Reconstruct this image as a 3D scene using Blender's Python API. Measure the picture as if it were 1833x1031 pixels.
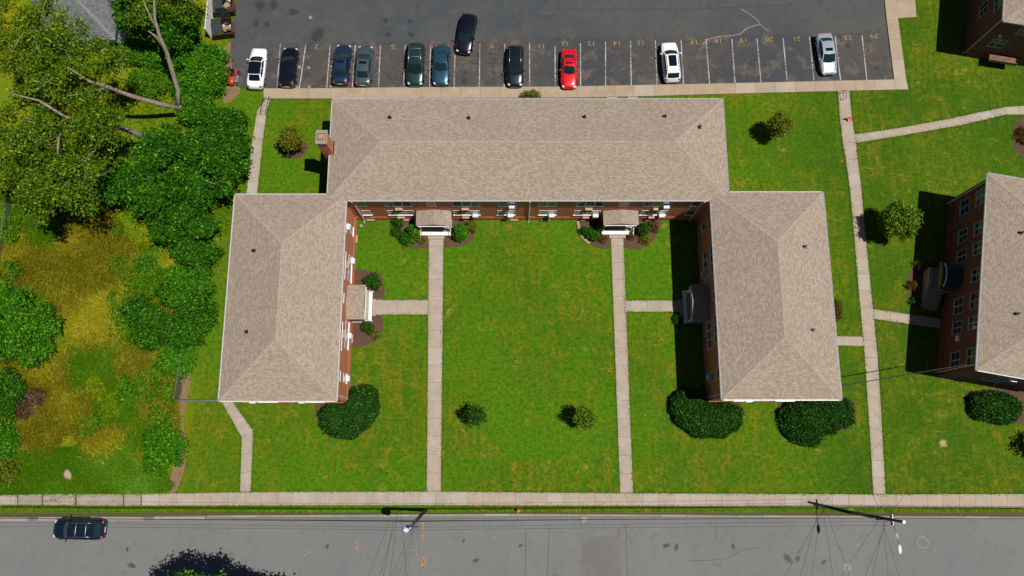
import bpy, math, random
import numpy as np
from mathutils import Matrix, Vector

S = bpy.context.scene
for o in list(bpy.data.objects): bpy.data.objects.remove(o)
R = math.radians
# ------------------------------------------------------------------ camera
FPX, CAMH = 1400.0, 77.3                       # focal length in photo pixels, height in metres
TILT = math.atan(306 / FPX)
cam_d = bpy.data.cameras.new('camera'); cam = bpy.data.objects.new('camera', cam_d)
S.collection.objects.link(cam); S.camera = cam
cam_d.sensor_width = 36; cam_d.lens = 36 * FPX / 1833; cam_d.clip_start = 1; cam_d.clip_end = 3000
cam.location = (0, 0, CAMH); cam.rotation_euler = (TILT, 0, 0)
# ------------------------------------------------------------------ sky, sun
SUNV = Vector((0.375, -0.10, 1.0)).normalized()
w = bpy.data.worlds.new('World'); S.world = w; w.use_nodes = True
wn = w.node_tree; bg = wn.nodes['Background']
sky = wn.nodes.new('ShaderNodeTexSky'); sky.sky_type = 'NISHITA'; sky.sun_disc = False; sky.air_density = .55; sky.dust_density = .3
sky.sun_elevation = math.asin(SUNV.z); sky.sun_rotation = math.atan2(SUNV.x, SUNV.y)
wn.links.new(sky.outputs[0], bg.inputs[0]); bg.inputs[1].default_value = 0.05
sl = bpy.data.lights.new('sun', 'SUN'); sl.energy = 5.0; sl.angle = R(0.5); sl.color = (1, 0.955, 0.88)
so = bpy.data.objects.new('sun', sl); S.collection.objects.link(so)
so.rotation_euler = SUNV.to_track_quat('Z', 'Y').to_euler(); so.location = (30, -10, 60)
S.view_settings.view_transform = 'Standard'; S.view_settings.look = 'None'
S.view_settings.exposure = 0.0; S.view_settings.gamma = 1.0; S.view_settings.use_curve_mapping = False

# ------------------------------------------------------------------ helpers
def at(px, py, h=0.0):
    """a point of the place, at height h, surveyed from the photograph"""
    u = px - 916.5; v = py - 515.5
    dx, dy, dz = u, -v * math.cos(TILT) + FPX * math.sin(TILT), FPX * math.cos(TILT) + v * math.sin(TILT)
    t = (CAMH - h) / dz
    return Vector((dx * t, dy * t, h))
def a2(px, py, h=0.0): p = at(px, py, h); return (p.x, p.y)
COL = S.collection
WM = {}
def world(o): return WM.get(o.name, Matrix.Identity(4))
def par(o, p, local=False):
    if p is None: return o
    o.parent = p
    if not local: o.matrix_parent_inverse = world(p).inverted()
    return o
def tag(o, label=None, cat=None, group=None, kind=None):
    if label: o['label'] = label
    if cat: o['category'] = cat
    if group: o['group'] = group
    if kind: o['kind'] = kind
    return o
def empty(name, loc, rz=0, label=None, cat=None, group=None):
    e = bpy.data.objects.new(name, None); COL.objects.link(e)
    e.location = loc; e.rotation_euler = (0, 0, rz); e.empty_display_size = .3
    WM[e.name] = Matrix.Translation(Vector(loc)) @ Matrix.Rotation(rz, 4, 'Z')
    return tag(e, label, cat, group)
def link(name, me, m, parent=None, local=False):
    o = bpy.data.objects.new(name, me); COL.objects.link(o)
    if m is not None and not me.materials: me.materials.append(m)
    return par(o, parent, local)

class MB:
    """collects verts / faces, builds one mesh object"""
    def __init__(s, M=None): s.v = []; s.f = []; s.uv = None; s.M = M
    def pt(s, p):
        p = Vector(p)
        if s.M is not None: p = s.M @ p
        s.v.append(tuple(p)); return len(s.v) - 1
    def face(s, pts): s.f.append([s.pt(p) for p in pts])
    def box(s, x0, x1, y0, y1, z0, z1):
        i = [s.pt((x, y, z)) for z in (z0, z1) for x, y in ((x0, y0), (x1, y0), (x1, y1), (x0, y1))]
        s.f += [[i[3], i[2], i[1], i[0]], i[4:8]] + [[i[k], i[(k+1) % 4], i[4+(k+1) % 4], i[4+k]] for k in range(4)]
        return s
    def prism(s, poly, z0, z1):
        poly = list(poly); n = len(poly)
        ar = sum(poly[k][0]*poly[(k+1) % n][1]-poly[(k+1) % n][0]*poly[k][1] for k in range(n))
        if ar < 0: poly.reverse()
        b = [s.pt((x, y, z0)) for x, y in poly]; t = [s.pt((x, y, z1)) for x, y in poly]
        s.f += [b[::-1], t] + [[b[k], b[(k+1) % n], t[(k+1) % n], t[k]] for k in range(n)]
        return s
    def sheet(s, poly, z):
        poly = list(poly); n = len(poly)
        ar = sum(poly[k][0]*poly[(k+1) % n][1]-poly[(k+1) % n][0]*poly[k][1] for k in range(n))
        if ar < 0: poly.reverse()
        s.face([(x, y, z) for x, y in poly]); return s
    def tube(s, pts, r, n=8, cap=True):
        pts = [Vector(p) for p in pts]; m = len(pts)
        rs = r if isinstance(r, (list, tuple)) else [r]*m
        rings = []
        for k in range(m):
            d = (pts[min(k+1, m-1)] - pts[max(k-1, 0)]).normalized()
            a = d.cross(Vector((0, 0, 1)) if abs(d.z) < .95 else Vector((1, 0, 0))).normalized(); b = d.cross(a)
            rings.append([s.pt(pts[k] + (a*math.cos(2*math.pi*j/n) + b*math.sin(2*math.pi*j/n))*rs[k]) for j in range(n)])
        for k in range(m-1):
            for j in range(n): s.f.append([rings[k][j], rings[k+1][j], rings[k+1][(j+1) % n], rings[k][(j+1) % n]])
        if cap: s.f += [rings[0], rings[-1][::-1]]
        return s
    def loft(s, secs, close=True, cap=True):
        rings = [[s.pt(p) for p in sec] for sec in secs]; n = len(rings[0])
        for k in range(len(rings)-1):
            for j in range(n if close else n-1):
                s.f.append([rings[k][j], rings[k][(j+1) % n], rings[k+1][(j+1) % n], rings[k+1][j]])
        if cap: s.f += [rings[0][::-1], rings[-1]]
        return s
    def grid(s, fn, nu, nv):
        g = [[s.pt(fn(i/nu, j/nv)) for i in range(nu+1)] for j in range(nv+1)]
        for j in range(nv):
            for i in range(nu): s.f.append([g[j][i], g[j][i+1], g[j+1][i+1], g[j+1][i]])
        return s
    def ball(s, c, r, nu=10, nv=6):
        c = Vector(c); r = (r, r, r) if not isinstance(r, (tuple, list)) else r
        g = []
        for j in range(nv+1):
            th = math.pi*j/nv
            g.append([s.pt(c + Vector((r[0]*math.sin(th)*math.cos(2*math.pi*i/nu), r[1]*math.sin(th)*math.sin(2*math.pi*i/nu), r[2]*math.cos(th)))) for i in range(nu)])
        for j in range(nv):
            for i in range(nu): s.f.append([g[j][i], g[j+1][i], g[j+1][(i+1) % nu], g[j][(i+1) % nu]])
        return s
    def mesh(s, name, smooth=False):
        me = bpy.data.meshes.new(name); me.from_pydata(s.v, [], s.f); me.update()
        if smooth: me.shade_smooth() if hasattr(me, 'shade_smooth') else None
        return me
    def build(s, name, m, parent=None, smooth=False, local=False):
        return link(name, s.mesh(name, smooth), m, parent, local)

def np_mesh(name, V, F):
    """V (n,3), F (m,k) -> mesh, fast"""
    me = bpy.data.meshes.new(name); k = F.shape[1]
    me.vertices.add(len(V)); me.vertices.foreach_set('co', V.astype(np.float32).ravel())
    me.loops.add(F.size); me.loops.foreach_set('vertex_index', F.astype(np.int32).ravel())
    me.polygons.add(len(F)); me.polygons.foreach_set('loop_start', np.arange(0, F.size, k, dtype=np.int32))
    me.update(calc_edges=True); return me

# ------------------------------------------------------------------ materials
def lin(c):
    return tuple(((x/255)/12.92 if x/255 <= .04045 else ((x/255+.055)/1.055)**2.4) for x in c)
SC = 1/1.5            # sunlit value -> base colour
def sun(c, k=1.0): return tuple(min(.9, x*SC*k) for x in lin(c)) + (1,)
class NT:
    def __init__(s, name):
        s.m = bpy.data.materials.new(name); s.m.use_nodes = True; s.t = s.m.node_tree
        s.p = s.t.nodes['Principled BSDF']; s.out = s.t.nodes['Material Output']
        s.pos = s.n('ShaderNodeNewGeometry')
    def n(s, ty, **kw):
        x = s.t.nodes.new(ty)
        for k, v in kw.items(): setattr(x, k, v)
        return x
    def l(s, a, b): s.t.links.new(a, b)
    def setp(s, **kw):
        for k, v in kw.items(): s.p.inputs[k.replace('_', ' ')].default_value = v
        return s
    def mapped(s, scale=(1, 1, 1), rot=0, src=None):
        mp = s.n('ShaderNodeMapping'); mp.inputs['Scale'].default_value = scale; mp.inputs['Rotation'].default_value = (0, 0, rot)
        s.l(src or s.pos.outputs['Position'], mp.inputs[0]); return mp.outputs[0]
    def noise(s, scale, detail=3, rough=.55, vec=None, dist=0):
        x = s.n('ShaderNodeTexNoise'); x.inputs['Scale'].default_value = scale; x.inputs['Detail'].default_value = detail
        x.inputs['Roughness'].default_value = rough; x.inputs['Distortion'].default_value = dist
        s.l(vec or s.pos.outputs['Position'], x.inputs['Vector']); return x.outputs['Fac']
    def ramp(s, fac, a, b, ca=0., cb=1.):
        x = s.n('ShaderNodeMapRange'); x.interpolation_type = 'SMOOTHSTEP'
        for i, v in enumerate((a, b, ca, cb)): x.inputs[i+1].default_value = v
        s.l(fac, x.inputs[0]); return x.outputs[0]
    def mix(s, fac, a, b, mode='MIX'):
        x = s.n('ShaderNodeMix', data_type='RGBA', blend_type=mode)
        for sock, v in ((0, fac), (6, a), (7, b)):
            if hasattr(v, 'is_linked') or hasattr(v, 'links'): s.l(v, x.inputs[sock])
            else: x.inputs[sock].default_value = v
        return x.outputs[2]
    def math(s, op, a, b=0.):
        x = s.n('ShaderNodeMath', operation=op)
        for i, v in enumerate((a, b)):
            if hasattr(v, 'links'): s.l(v, x.inputs[i])
            else: x.inputs[i].default_value = v
        return x.outputs[0]
    def base(s, c):
        if hasattr(c, 'links'): s.l(c, s.p.inputs['Base Color'])
        else: s.p.inputs['Base Color'].default_value = c
        return s
    def bump(s, h, strength=.3, dist=.05):
        x = s.n('ShaderNodeBump'); x.inputs['Strength'].default_value = strength; x.inputs['Distance'].default_value = dist
        s.l(h, x.inputs['Height']); s.l(x.outputs[0], s.p.inputs['Normal']); return s

def plain(name, c, rough=.6, metal=0., var=0., vs=3., coat=0., spec=.5):
    m = NT(name).setp(Roughness=rough, Metallic=metal)
    m.p.inputs['Coat Weight'].default_value = coat; m.p.inputs['Specular IOR Level'].default_value = spec
    if var:
        n = m.noise(vs, 4)
        m.base(m.mix(m.ramp(n, .3, .7), tuple(x*(1-var) for x in c[:3])+(1,), tuple(min(1, x*(1+var)) for x in c[:3])+(1,)))
    else: m.base(c)
    return m.m
MT = {}
MT['white'] = plain('white_paint', (.75, .75, .74, 1), .45, var=.06)
MT['white_metal'] = plain('white_aluminium', (.6, .6, .63, 1), .35, var=.05)
MT['beige'] = plain('beige_metal', sun((205, 160, 135)), .5, var=.12)
MT['black'] = plain('black_plastic', (.012, .012, .013, 1), .45)
MT['dark_metal'] = plain('dark_metal', (.02, .021, .024, 1), .4, .5)
MT['steel'] = plain('galvanised_steel', (.38, .4, .42, 1), .4, .8, var=.15, vs=8)
MT['rubber'] = plain('tyre_rubber', (.015, .015, .015, 1), .8)
MT['rim'] = plain('alloy_rim', (.5, .5, .52, 1), .3, .9)
MT['lamp_red'] = plain('tail_lamp', (.35, .01, .015, 1), .2, coat=.5)
MT['lamp_clear'] = plain('head_lamp', (.6, .62, .65, 1), .12, coat=.6)
MT['wood_pole'] = plain('creosoted_wood', (.06, .047, .037, 1), .85, var=.3, vs=6)
MT['bark'] = plain('grey_bark', (.23, .19, .15, 1), .9, var=.35, vs=5)
MT['bark_pale'] = plain('pale_dead_branch', (.3, .27, .22, 1), .85, var=.2, vs=5)
MT['yellow_paint'] = plain('yellow_paint', sun((172, 138, 66)), .7, var=.6, vs=8)
MT['orange_paint'] = plain('orange_marking', sun((190, 140, 70)), .7, var=.4, vs=6)
MT['red_cloth'] = plain('red_cloth', (.55, .03, .02, 1), .7)
MT['brown_metal'] = plain('rusty_brown_steel', (.085, .038, .02, 1), .65, .2, var=.4, vs=4)
MT['lid'] = plain('dumpster_lid', (.03, .043, .045, 1), .35, var=.3)
MT['trash'] = plain('trash_bags', (.5, .48, .48, 1), .4, var=.4, vs=6)
MT['card'] = plain('cardboard', (.32, .2, .11, 1), .8, var=.2)
MT['red_paint'] = plain('tractor_red', (.45, .05, .02, 1), .35, coat=.5)
MT['blue_grey'] = plain('transformer_grey', (.1, .22, .33, 1), .4, .2)
MT['porcelain'] = plain('pale_porcelain', (.5, .54, .62, 1), .25)
MT['wire'] = plain('black_cable', (.02, .02, .022, 1), .6)
MT['house_teal'] = plain('teal_trim', (.05, .14, .16, 1), .5)
MT['copper'] = plain('clay_flue', (.45, .2, .09, 1), .7, var=.2)
MT['stone'] = plain('edging_stone', sun((185, 165, 135)), .9, var=.2, vs=6)
MT['brown_wood'] = plain('stained_wood', (.14, .075, .035, 1), .7, var=.3)
MT['olive_cloth'] = plain('olive_canvas', (.16, .15, .04, 1), .7)
MT['dark_cloth'] = plain('dark_canvas', (.02, .025, .035, 1), .6)
MT['door'] = plain('navy_door', (.03, .045, .09, 1), .4)

def concrete(name, c, seed=0., stain=.35):
    m = NT(name).setp(Roughness=.88)
    oi = m.n('ShaderNodeObjectInfo')
    n1 = m.noise(.9, 5, .6); n2 = m.noise(14, 3, .7); n3 = m.noise(4.5, 4, .6, dist=.6)
    c1 = m.mix(m.ramp(n1, .3, .75), tuple(x*.84 for x in c[:3])+(1,), tuple(min(1, x*1.1) for x in c[:3])+(1,))
    c2 = m.mix(m.math('MULTIPLY', oi.outputs['Random'], .5), c1, sun((190, 168, 150)))
    gate = m.ramp(m.math('FRACT', m.math('MULTIPLY', oi.outputs['Random'], 7.3)), .86, .88)
    c3 = m.mix(m.math('MULTIPLY', gate, .35), c2, sun((205, 198, 188)))
    c4 = m.mix(m.math('MULTIPLY', m.ramp(n2, .5, .8), .35), c3, tuple(x*.6 for x in c[:3])+(1,))
    c5 = m.mix(m.math('MULTIPLY', m.ramp(n3, .58, .75), stain), c4, tuple(x*.55 for x in c[:3])+(1,))
    return m.base(c5).bump(n2, .25, .01).m
MT['concrete'] = concrete('path_concrete', sun((192, 179, 162)))
MT['concrete_lot'] = concrete('kerb_walk_concrete', sun((190, 170, 142)))
MT['concrete_old'] = concrete('weathered_concrete', sun((176, 166, 154)), stain=.6)
MT['joint'] = plain('joint_soil', sun((92, 82, 62)), .95, var=.3, vs=7)
MT['kerb'] = concrete('kerb_concrete', sun((165, 155, 140)), stain=.5)

def asphalt(name, c1, c2, patch, dark, amt=.6):
    m = NT(name).setp(Roughness=.9)
    n0 = m.noise(.09, 3, .5); n1 = m.noise(.55, 5, .62, dist=.4); n2 = m.noise(22, 2, .7); n3 = m.noise(1.3, 4, .6, dist=1.0)
    col = m.mix(m.ramp(n0, .35, .65), c1, c2)
    col = m.mix(m.math('MULTIPLY', m.ramp(n1, .5, .64), amt), col, patch)
    col = m.mix(m.math('MULTIPLY', m.ramp(n3, .52, .66), amt), col, dark)
    v = m.n('ShaderNodeTexVoronoi', feature='DISTANCE_TO_EDGE'); v.inputs['Scale'].default_value = .13
    dv = m.n('ShaderNodeVectorMath', operation='ADD')
    nn = m.n('ShaderNodeTexNoise'); nn.inputs['Scale'].default_value = .6; nn.inputs['Detail'].default_value = 4
    m.l(m.pos.outputs['Position'], nn.inputs['Vector'])
    sc = m.n('ShaderNodeVectorMath', operation='SCALE'); sc.inputs['Scale'].default_value = 2.2; m.l(nn.outputs['Color'], sc.inputs[0])
    m.l(m.pos.outputs['Position'], dv.inputs[0]); m.l(sc.outputs[0], dv.inputs[1]); m.l(dv.outputs[0], v.inputs['Vector'])
    crack = m.ramp(v.outputs['Distance'], .003, .009, 1, 0)
    crack = m.math('MULTIPLY', crack, m.ramp(m.noise(.25, 2), .54, .66, 0, .3))
    col = m.mix(crack, col, tuple(x*.35 for x in c1[:3])+(1,))
    col = m.mix(m.math('MULTIPLY', m.ramp(n2, .35, .75), .3), col, tuple(x*1.35 for x in c1[:3])+(1,))
    return m.base(col).bump(n2, .3, .01).m
MT['road'] = asphalt('road_asphalt', sun((122, 124, 124)), sun((128, 129, 127)), sun((116, 118, 119)), sun((112, 113, 115)), .45)
MT['lot'] = asphalt('lot_asphalt', sun((72, 77, 82)), sun((86, 87, 86)), sun((96, 93, 86)), sun((62, 67, 74)), .5)
MT['stalls'] = asphalt('stall_asphalt', sun((68, 71, 76)), sun((88, 81, 76)), sun((114, 102, 90)), sun((52, 59, 70)), .8)
MT['patch'] = asphalt('patch_asphalt', sun((116, 115, 113)), sun((121, 118, 114)), sun((132, 124, 114)), sun((108, 108, 108)))
MT['line'] = NT('worn_white_line').m
def worn():
    m = NT('worn_white_paint').setp(Roughness=.8)
    n = m.noise(5.5, 4, .7); n2 = m.noise(.5, 2)
    f = m.ramp(m.math('ADD', n, m.math('MULTIPLY', n2, .5)), .66, .86)
    return m.base(m.mix(f, sun((205, 200, 192)), sun((112, 105, 98)))).m
MT['line'] = worn()

def brickmat(name, c1, c2, mortar):
    m = NT(name).setp(Roughness=.85)
    # face-on coordinates: along the wall (x+y mixed by the normal) and up
    sep = m.n('ShaderNodeSeparateXYZ'); m.l(m.pos.outputs['Position'], sep.inputs[0])
    sn = m.n('ShaderNodeSeparateXYZ'); m.l(m.pos.outputs['Normal'], sn.inputs[0])
    f = m.math('GREATER_THAN', m.math('ABSOLUTE', sn.outputs[0]), .6)
    u = m.n('ShaderNodeMix'); m.l(f, u.inputs[0]); m.l(sep.outputs[0], u.inputs[2]); m.l(sep.outputs[1], u.inputs[3])
    cb = m.n('ShaderNodeCombineXYZ'); m.l(u.outputs[0], cb.inputs[0]); m.l(sep.outputs[2], cb.inputs[1])
    b = m.n('ShaderNodeTexBrick'); m.l(cb.outputs[0], b.inputs['Vector'])
    for k, v in (('Scale', 1.), ('Mortar Size', .006), ('Brick Width', .215), ('Row Height', .075), ('Bias', -.1)): b.inputs[k].default_value = v
    b.inputs['Color1'].default_value = c1; b.inputs['Color2'].default_value = c2; b.inputs['Mortar'].default_value = mortar
    n = m.noise(.7, 4, .6)
    m.base(m.mix(m.math('MULTIPLY', m.ramp(n, .4, .75), .35), b.outputs['Color'], tuple(x*.6 for x in c1[:3])+(1,)))
    return m.bump(b.outputs['Fac'], .3, -.01).m
MT['brick'] = brickmat('red_brick', (.55, .17, .072, 1), (.45, .128, .055, 1), (.36, .22, .16, 1))
MT['brick_dark'] = brickmat('dark_red_brick', (.16, .045, .026, 1), (.11, .03, .018, 1), (.12, .08, .06, 1))

def shingle(name, base, light, dark, row=.155, wid=.27):
    m = NT(name).setp(Roughness=.92)
    uv = m.n('ShaderNodeUVMap'); uv.uv_map = 'UVMap'
    b = m.n('ShaderNodeTexBrick'); m.l(uv.outputs[0], b.inputs['Vector']); b.offset = .37; b.offset_frequency = 2; b.squash = .8; b.squash_frequency = 3
    for k, v in (('Scale', 1.), ('Mortar Size', .012), ('Mortar Smooth', .3), ('Brick Width', wid), ('Row Height', row), ('Bias', 0.)): b.inputs[k].default_value = v
    b.inputs['Color1'].default_value = light; b.inputs['Color2'].default_value = dark; b.inputs['Mortar'].default_value = tuple(x*.55 for x in dark[:3])+(1,)
    n = m.noise(.22, 3); n2 = m.noise(4.6, 4, .7); n3 = m.noise(5.6, 3, .7)
    c = m.mix(.3, b.outputs['Color'], base)
    c = m.mix(m.math('MULTIPLY', m.ramp(n3, .54, .66), .35), c, light)
    c = m.mix(m.math('MULTIPLY', m.ramp(n2, .54, .68), .3), c, dark)
    c = m.mix(m.math('MULTIPLY', m.ramp(n, .35, .7), .18), c, tuple(x*.75 for x in base[:3])+(1,))
    return m.base(c).bump(b.outputs['Fac'], .5, -.012).m
MT['shingle'] = shingle('tan_shingle', sun((181, 163, 146)), sun((203, 186, 168)), sun((157, 139, 123)))
MT['shingle_cap'] = plain('tan_ridge_cap', sun((181, 164, 147)), .92, var=.2, vs=6)
MT['grey_cap'] = plain('grey_ridge_cap', sun((140, 142, 146)), .92, var=.2, vs=6)
MT['shingle_grey'] = shingle('grey_shingle', sun((118, 120, 124)), sun((142, 144, 148)), sun((92, 95, 99)))

def glass(name, c=(.01, .02, .03, 1)):
    m = NT(name).setp(Roughness=.06); m.p.inputs['Specular IOR Level'].default_value = .9
    return m.base(c).m
MT['glass'] = glass('window_glass', (.012, .03, .045, 1))
MT['car_glass'] = glass('car_glass', (.008, .02, .022, 1))
MT['car_glass_blue'] = glass('car_glass_dark', (.004, .006, .016, 1))

def lawn():
    m = NT('lawn_and_meadow').setp(Roughness=.95); m.p.inputs['Specular IOR Level'].default_value = .15
    sep = m.n('ShaderNodeSeparateXYZ'); m.l(m.pos.outputs['Position'], sep.inputs[0])
    P = m.pos.outputs['Position']
    big = m.noise(.085, 3, .6); mid = m.noise(.75, 8, .82, dist=.3); fine = m.noise(2.6, 6, .85); grain = m.noise(7.5, 4, .8)
    st = m.noise(1, 7, .8, vec=m.mapped((1.7, .22, 1))); st2 = m.noise(1, 7, .8, vec=m.mapped((.3, 1.6, 1)))      # mower passes
    zone = m.ramp(m.noise(.075, 5, .7), .42, .58)                                                              # tired, drier zones
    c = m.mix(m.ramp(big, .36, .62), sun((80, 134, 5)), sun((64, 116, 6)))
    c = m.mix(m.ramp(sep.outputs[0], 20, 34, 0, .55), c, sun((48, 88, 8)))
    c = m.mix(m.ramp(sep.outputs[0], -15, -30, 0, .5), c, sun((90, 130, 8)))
    c = m.mix(m.math('MULTIPLY', m.ramp(st, .44, .6), m.math('ADD', m.math('MULTIPLY', zone, .6), .1)), c, sun((128, 126, 14)))
    c = m.mix(m.math('MULTIPLY', m.ramp(st2, .48, .62), m.math('ADD', m.math('MULTIPLY', zone, .5), .1)), c, sun((116, 118, 12)))
    c = m.mix(m.math('MULTIPLY', m.ramp(mid, .5, .62), m.math('ADD', m.math('MULTIPLY', zone, .6), .25)), c, sun((136, 130, 20)))
    dry = m.math('MULTIPLY', m.ramp(m.noise(.2, 3, .6), .44, .6), m.ramp(m.noise(.9, 7, .8, dist=.6), .54, .64))
    c = m.mix(m.math('MULTIPLY', dry, .85), c, sun((170, 146, 58)))
    c = m.mix(m.math('MULTIPLY', m.ramp(fine, .47, .57), .6), c, sun((40, 82, 4)))
    c = m.mix(m.math('MULTIPLY', m.ramp(grain, .52, .64), .6), c, sun((122, 150, 24)))
    # meadow on the open plot to the west
    xm = m.math('ADD', sep.outputs[0], m.math('MULTIPLY', m.math('SUBTRACT', m.noise(.3, 4), .5), 5.))
    ym = m.math('ADD', sep.outputs[1], m.math('MULTIPLY', m.math('SUBTRACT', m.noise(.3, 4), .5), 11.))
    mk = m.math('MULTIPLY', m.ramp(xm, -34, -30.5, 1, 0), m.ramp(ym, -3, 4.5))
    mm = m.mix(m.ramp(m.noise(.22, 4, .6, dist=.6), .36, .64), sun((150, 144, 8)), sun((112, 136, 8)))
    mm = m.mix(m.math('MULTIPLY', m.ramp(m.noise(1.6, 5, .7, vec=m.mapped((1, .5, 1), .4)), .45, .7), .6), mm, sun((148, 132, 22)))
    mm = m.mix(m.math('MULTIPLY', m.ramp(fine, .5, .75), .5), mm, sun((84, 92, 6)))
    c = m.mix(mk, c, mm)
    return m.base(c).bump(fine, .6, .06).m
MT['lawn'] = lawn()
def soil(name, c, c2):
    m = NT(name).setp(Roughness=.95)
    n = m.noise(7, 4, .7); n2 = m.noise(1.2, 3)
    col = m.mix(m.ramp(n, .35, .7), c, c2); col = m.mix(m.math('MULTIPLY', m.ramp(n2, .5, .7), .4), col, tuple(x*.6 for x in c[:3])+(1,))
    return m.base(col).bump(n, .7, .05).m
MT['mulch'] = soil('bark_mulch', sun((112, 82, 62)), sun((82, 58, 44)))
MT['dirt'] = soil('bare_dirt', sun((160, 128, 98)), sun((120, 96, 66)))

def leaf(name, cs, rough=.55):
    """three greens shared out leaf by leaf"""
    m = NT(name).setp(Roughness=rough+.1); m.p.inputs['Specular IOR Level'].default_value = .18
    r = m.pos.outputs['Random Per Island']; n = m.noise(.7, 3)
    c = m.mix(m.ramp(r, .15, .6), sun(cs[0]), sun(cs[1]))
    c = m.mix(m.ramp(r, .8, .95), c, sun(cs[2]))
    c = m.mix(m.math('MULTIPLY', m.ramp(n, .4, .7), .35), c, sun(cs[0]))
    m.base(c)
    tr = m.n('ShaderNodeBsdfTranslucent'); m.l(c, tr.inputs[0])
    mx = m.n('ShaderNodeMixShader'); mx.inputs[0].default_value = .3
    m.l(m.p.outputs[0], mx.inputs[1]); m.l(tr.outputs[0], mx.inputs[2]); m.l(mx.outputs[0], m.out.inputs[0])
    return m.m
LF = {
 'olive': leaf('leaf_olive', ((66, 112, 6), (112, 150, 14), (182, 198, 60))),
 'lime': leaf('leaf_lime', ((96, 132, 8), (132, 160, 16), (184, 194, 48))),
 'dark': leaf('leaf_dark', ((34, 92, 4), (64, 136, 8), (136, 186, 36))),
 'vine': leaf('leaf_vine', ((50, 116, 5), (86, 160, 10), (150, 204, 42))),
 'hedge': leaf('leaf_hedge', ((22, 70, 6), (44, 106, 12), (112, 164, 56))),
 'bright': leaf('leaf_bright', ((72, 128, 5), (102, 156, 10), (146, 184, 30))),
 'yellow': leaf('leaf_yellow', ((92, 108, 10), (132, 140, 20), (176, 170, 44))),
 'bronze': leaf('leaf_bronze', ((96, 66, 26), (128, 96, 34), (108, 116, 30))),
 'shrub': leaf('leaf_shrub', ((36, 86, 10), (58, 114, 16), (98, 146, 36))),
 'grass': leaf('blade_green', ((66, 118, 3), (94, 146, 6), (138, 168, 24)), .8),
 'meadow': leaf('blade_straw', ((132, 134, 5), (182, 174, 14), (228, 214, 90)), .8),
 'brown': leaf('dead_brush', ((92, 64, 42), (124, 90, 60), (70, 48, 34)), .9),
}
def paint(name, c, metal=.0, rough=.28):
    m = NT(name).setp(Roughness=rough, Metallic=metal); m.p.inputs['Coat Weight'].default_value = .55; m.p.inputs['Coat Roughness'].default_value = .06
    return m.base(c + (1,) if len(c) == 3 else c).m

# ------------------------------------------------------------------ ground, road, lot
def struct(o): o['kind'] = 'structure'; return o
def polys(pts): return [a2(*p) for p in pts]
g = MB(); N = 40
g.grid(lambda u, v: ((u-.5)*700, (v-.5)*700+15, 0), N, N)
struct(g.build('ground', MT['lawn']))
# the street
road = struct(MB().sheet([(-350, -17.5), (350, -17.5), (350, -5.5), (48.6, -5.5), (0, -5.2), (-48.7, -5.45), (-350, -5.45)], .008).build('road', MT['road']))
struct(MB().sheet(polys([(1040, 962), (1108, 958), (1112, 1060), (1040, 1060)]), .013).build('asphalt_patch', MT['patch'], road))
# kerb stones, one by one
kerb = struct(MB().sheet([(-60, -5.52), (60, -5.52), (60, -5.0), (-60, -5.0)], .004).build('kerb_bed', MT['joint']))
rk = random.Random(5)
def ky(x): return -5.12 - .0055*abs(x) - (.05 if x < -30 else 0)
x = -29.0
while x < 56:
    L = 2.4
    o = MB().prism([(x+.012, ky(x)-.14), (x+L-.012, ky(x+L)-.14), (x+L-.012, ky(x+L)+.02), (x+.012, ky(x)+.02)], 0, .11+rk.uniform(-.012, .012)).build('kerb_stone', MT['kerb'], kerb)
    x += L
for (X0, X1) in ((-60, -50), (-49.5, -46), (-45, -41), (-40, -35), (-34, -29.2)):
    MB().prism([(X0, ky(X0)-.3), (X1, ky(X1)-.34), (X1, ky(X1)-.02), (X0, ky(X0)+.03)], 0, .05).build('kerb_stone', MT['concrete_old'], kerb)
# parking lot
lot = struct(MB().sheet(polys([(424, -60), (424, 0), (413, 60), (411, 100), (415, 140), (440, 160), (472, 159), (600, 76), (1000, 70), (1588, 58), (1580, 0), (1570, -60)]) , .006).build('parking_lot', MT['lot']))
bot = [(430, 158), (472, 158.5), (592, 158.5), (720, 156.6), (860, 156.4), (1000, 155.4), (1134, 153), (1280, 150), (1600, 142.5)]
top = [(1588, 58), (1300, 64), (1000, 69), (700, 75), (560, 76), (470, 80), (430, 120)]
stalls = struct(MB().sheet(polys(bot + top), .012).build('parking_stalls', MT['stalls'], lot))
lines = [((502, 77), (496, 158)), ((547.5, 79), (536, 158)), ((591, 81), (585, 158)), ((636, 81), (631, 157)), ((681, 81), (677.6, 157)), ((725.7, 80), (722.4, 156.6)),
 ((771, 80), (769, 156)), ((815, 80), (812.7, 156)), ((859, 78.6), (858, 156)), ((903.5, 78.6), (902.6, 156)), ((948, 77.7), (948, 155.6)), ((993.5, 83), (994, 155)),
 ((1039, 77), (1039.4, 154.6)), ((1084, 75), (1084, 153.6)), ((1128.6, 74), (1130, 153)), ((1173, 72.5), (1176, 152)), ((1219, 71.6), (1223.6, 151)), ((1263.8, 70), (1270, 149.8)),
 ((1310, 70), (1315.7, 149)), ((1355, 69), (1362, 147)), ((1401.5, 67), (1409, 146)), ((1449, 66), (1457, 145)), ((1495, 65), (1504.6, 144)), ((1543, 64), (1551.7, 143))]
for a, b in lines:
    A, B = at(*a), at(*b); d = (B-A).normalized(); n = Vector((-d.y, d.x, 0))*.055
    MB().sheet([((A+n).x, (A+n).y), ((A-n).x, (A-n).y), ((B-n).x, (B-n).y), ((B+n).x, (B+n).y)], .017).build('painted_line', MT['line'], stalls)
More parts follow.
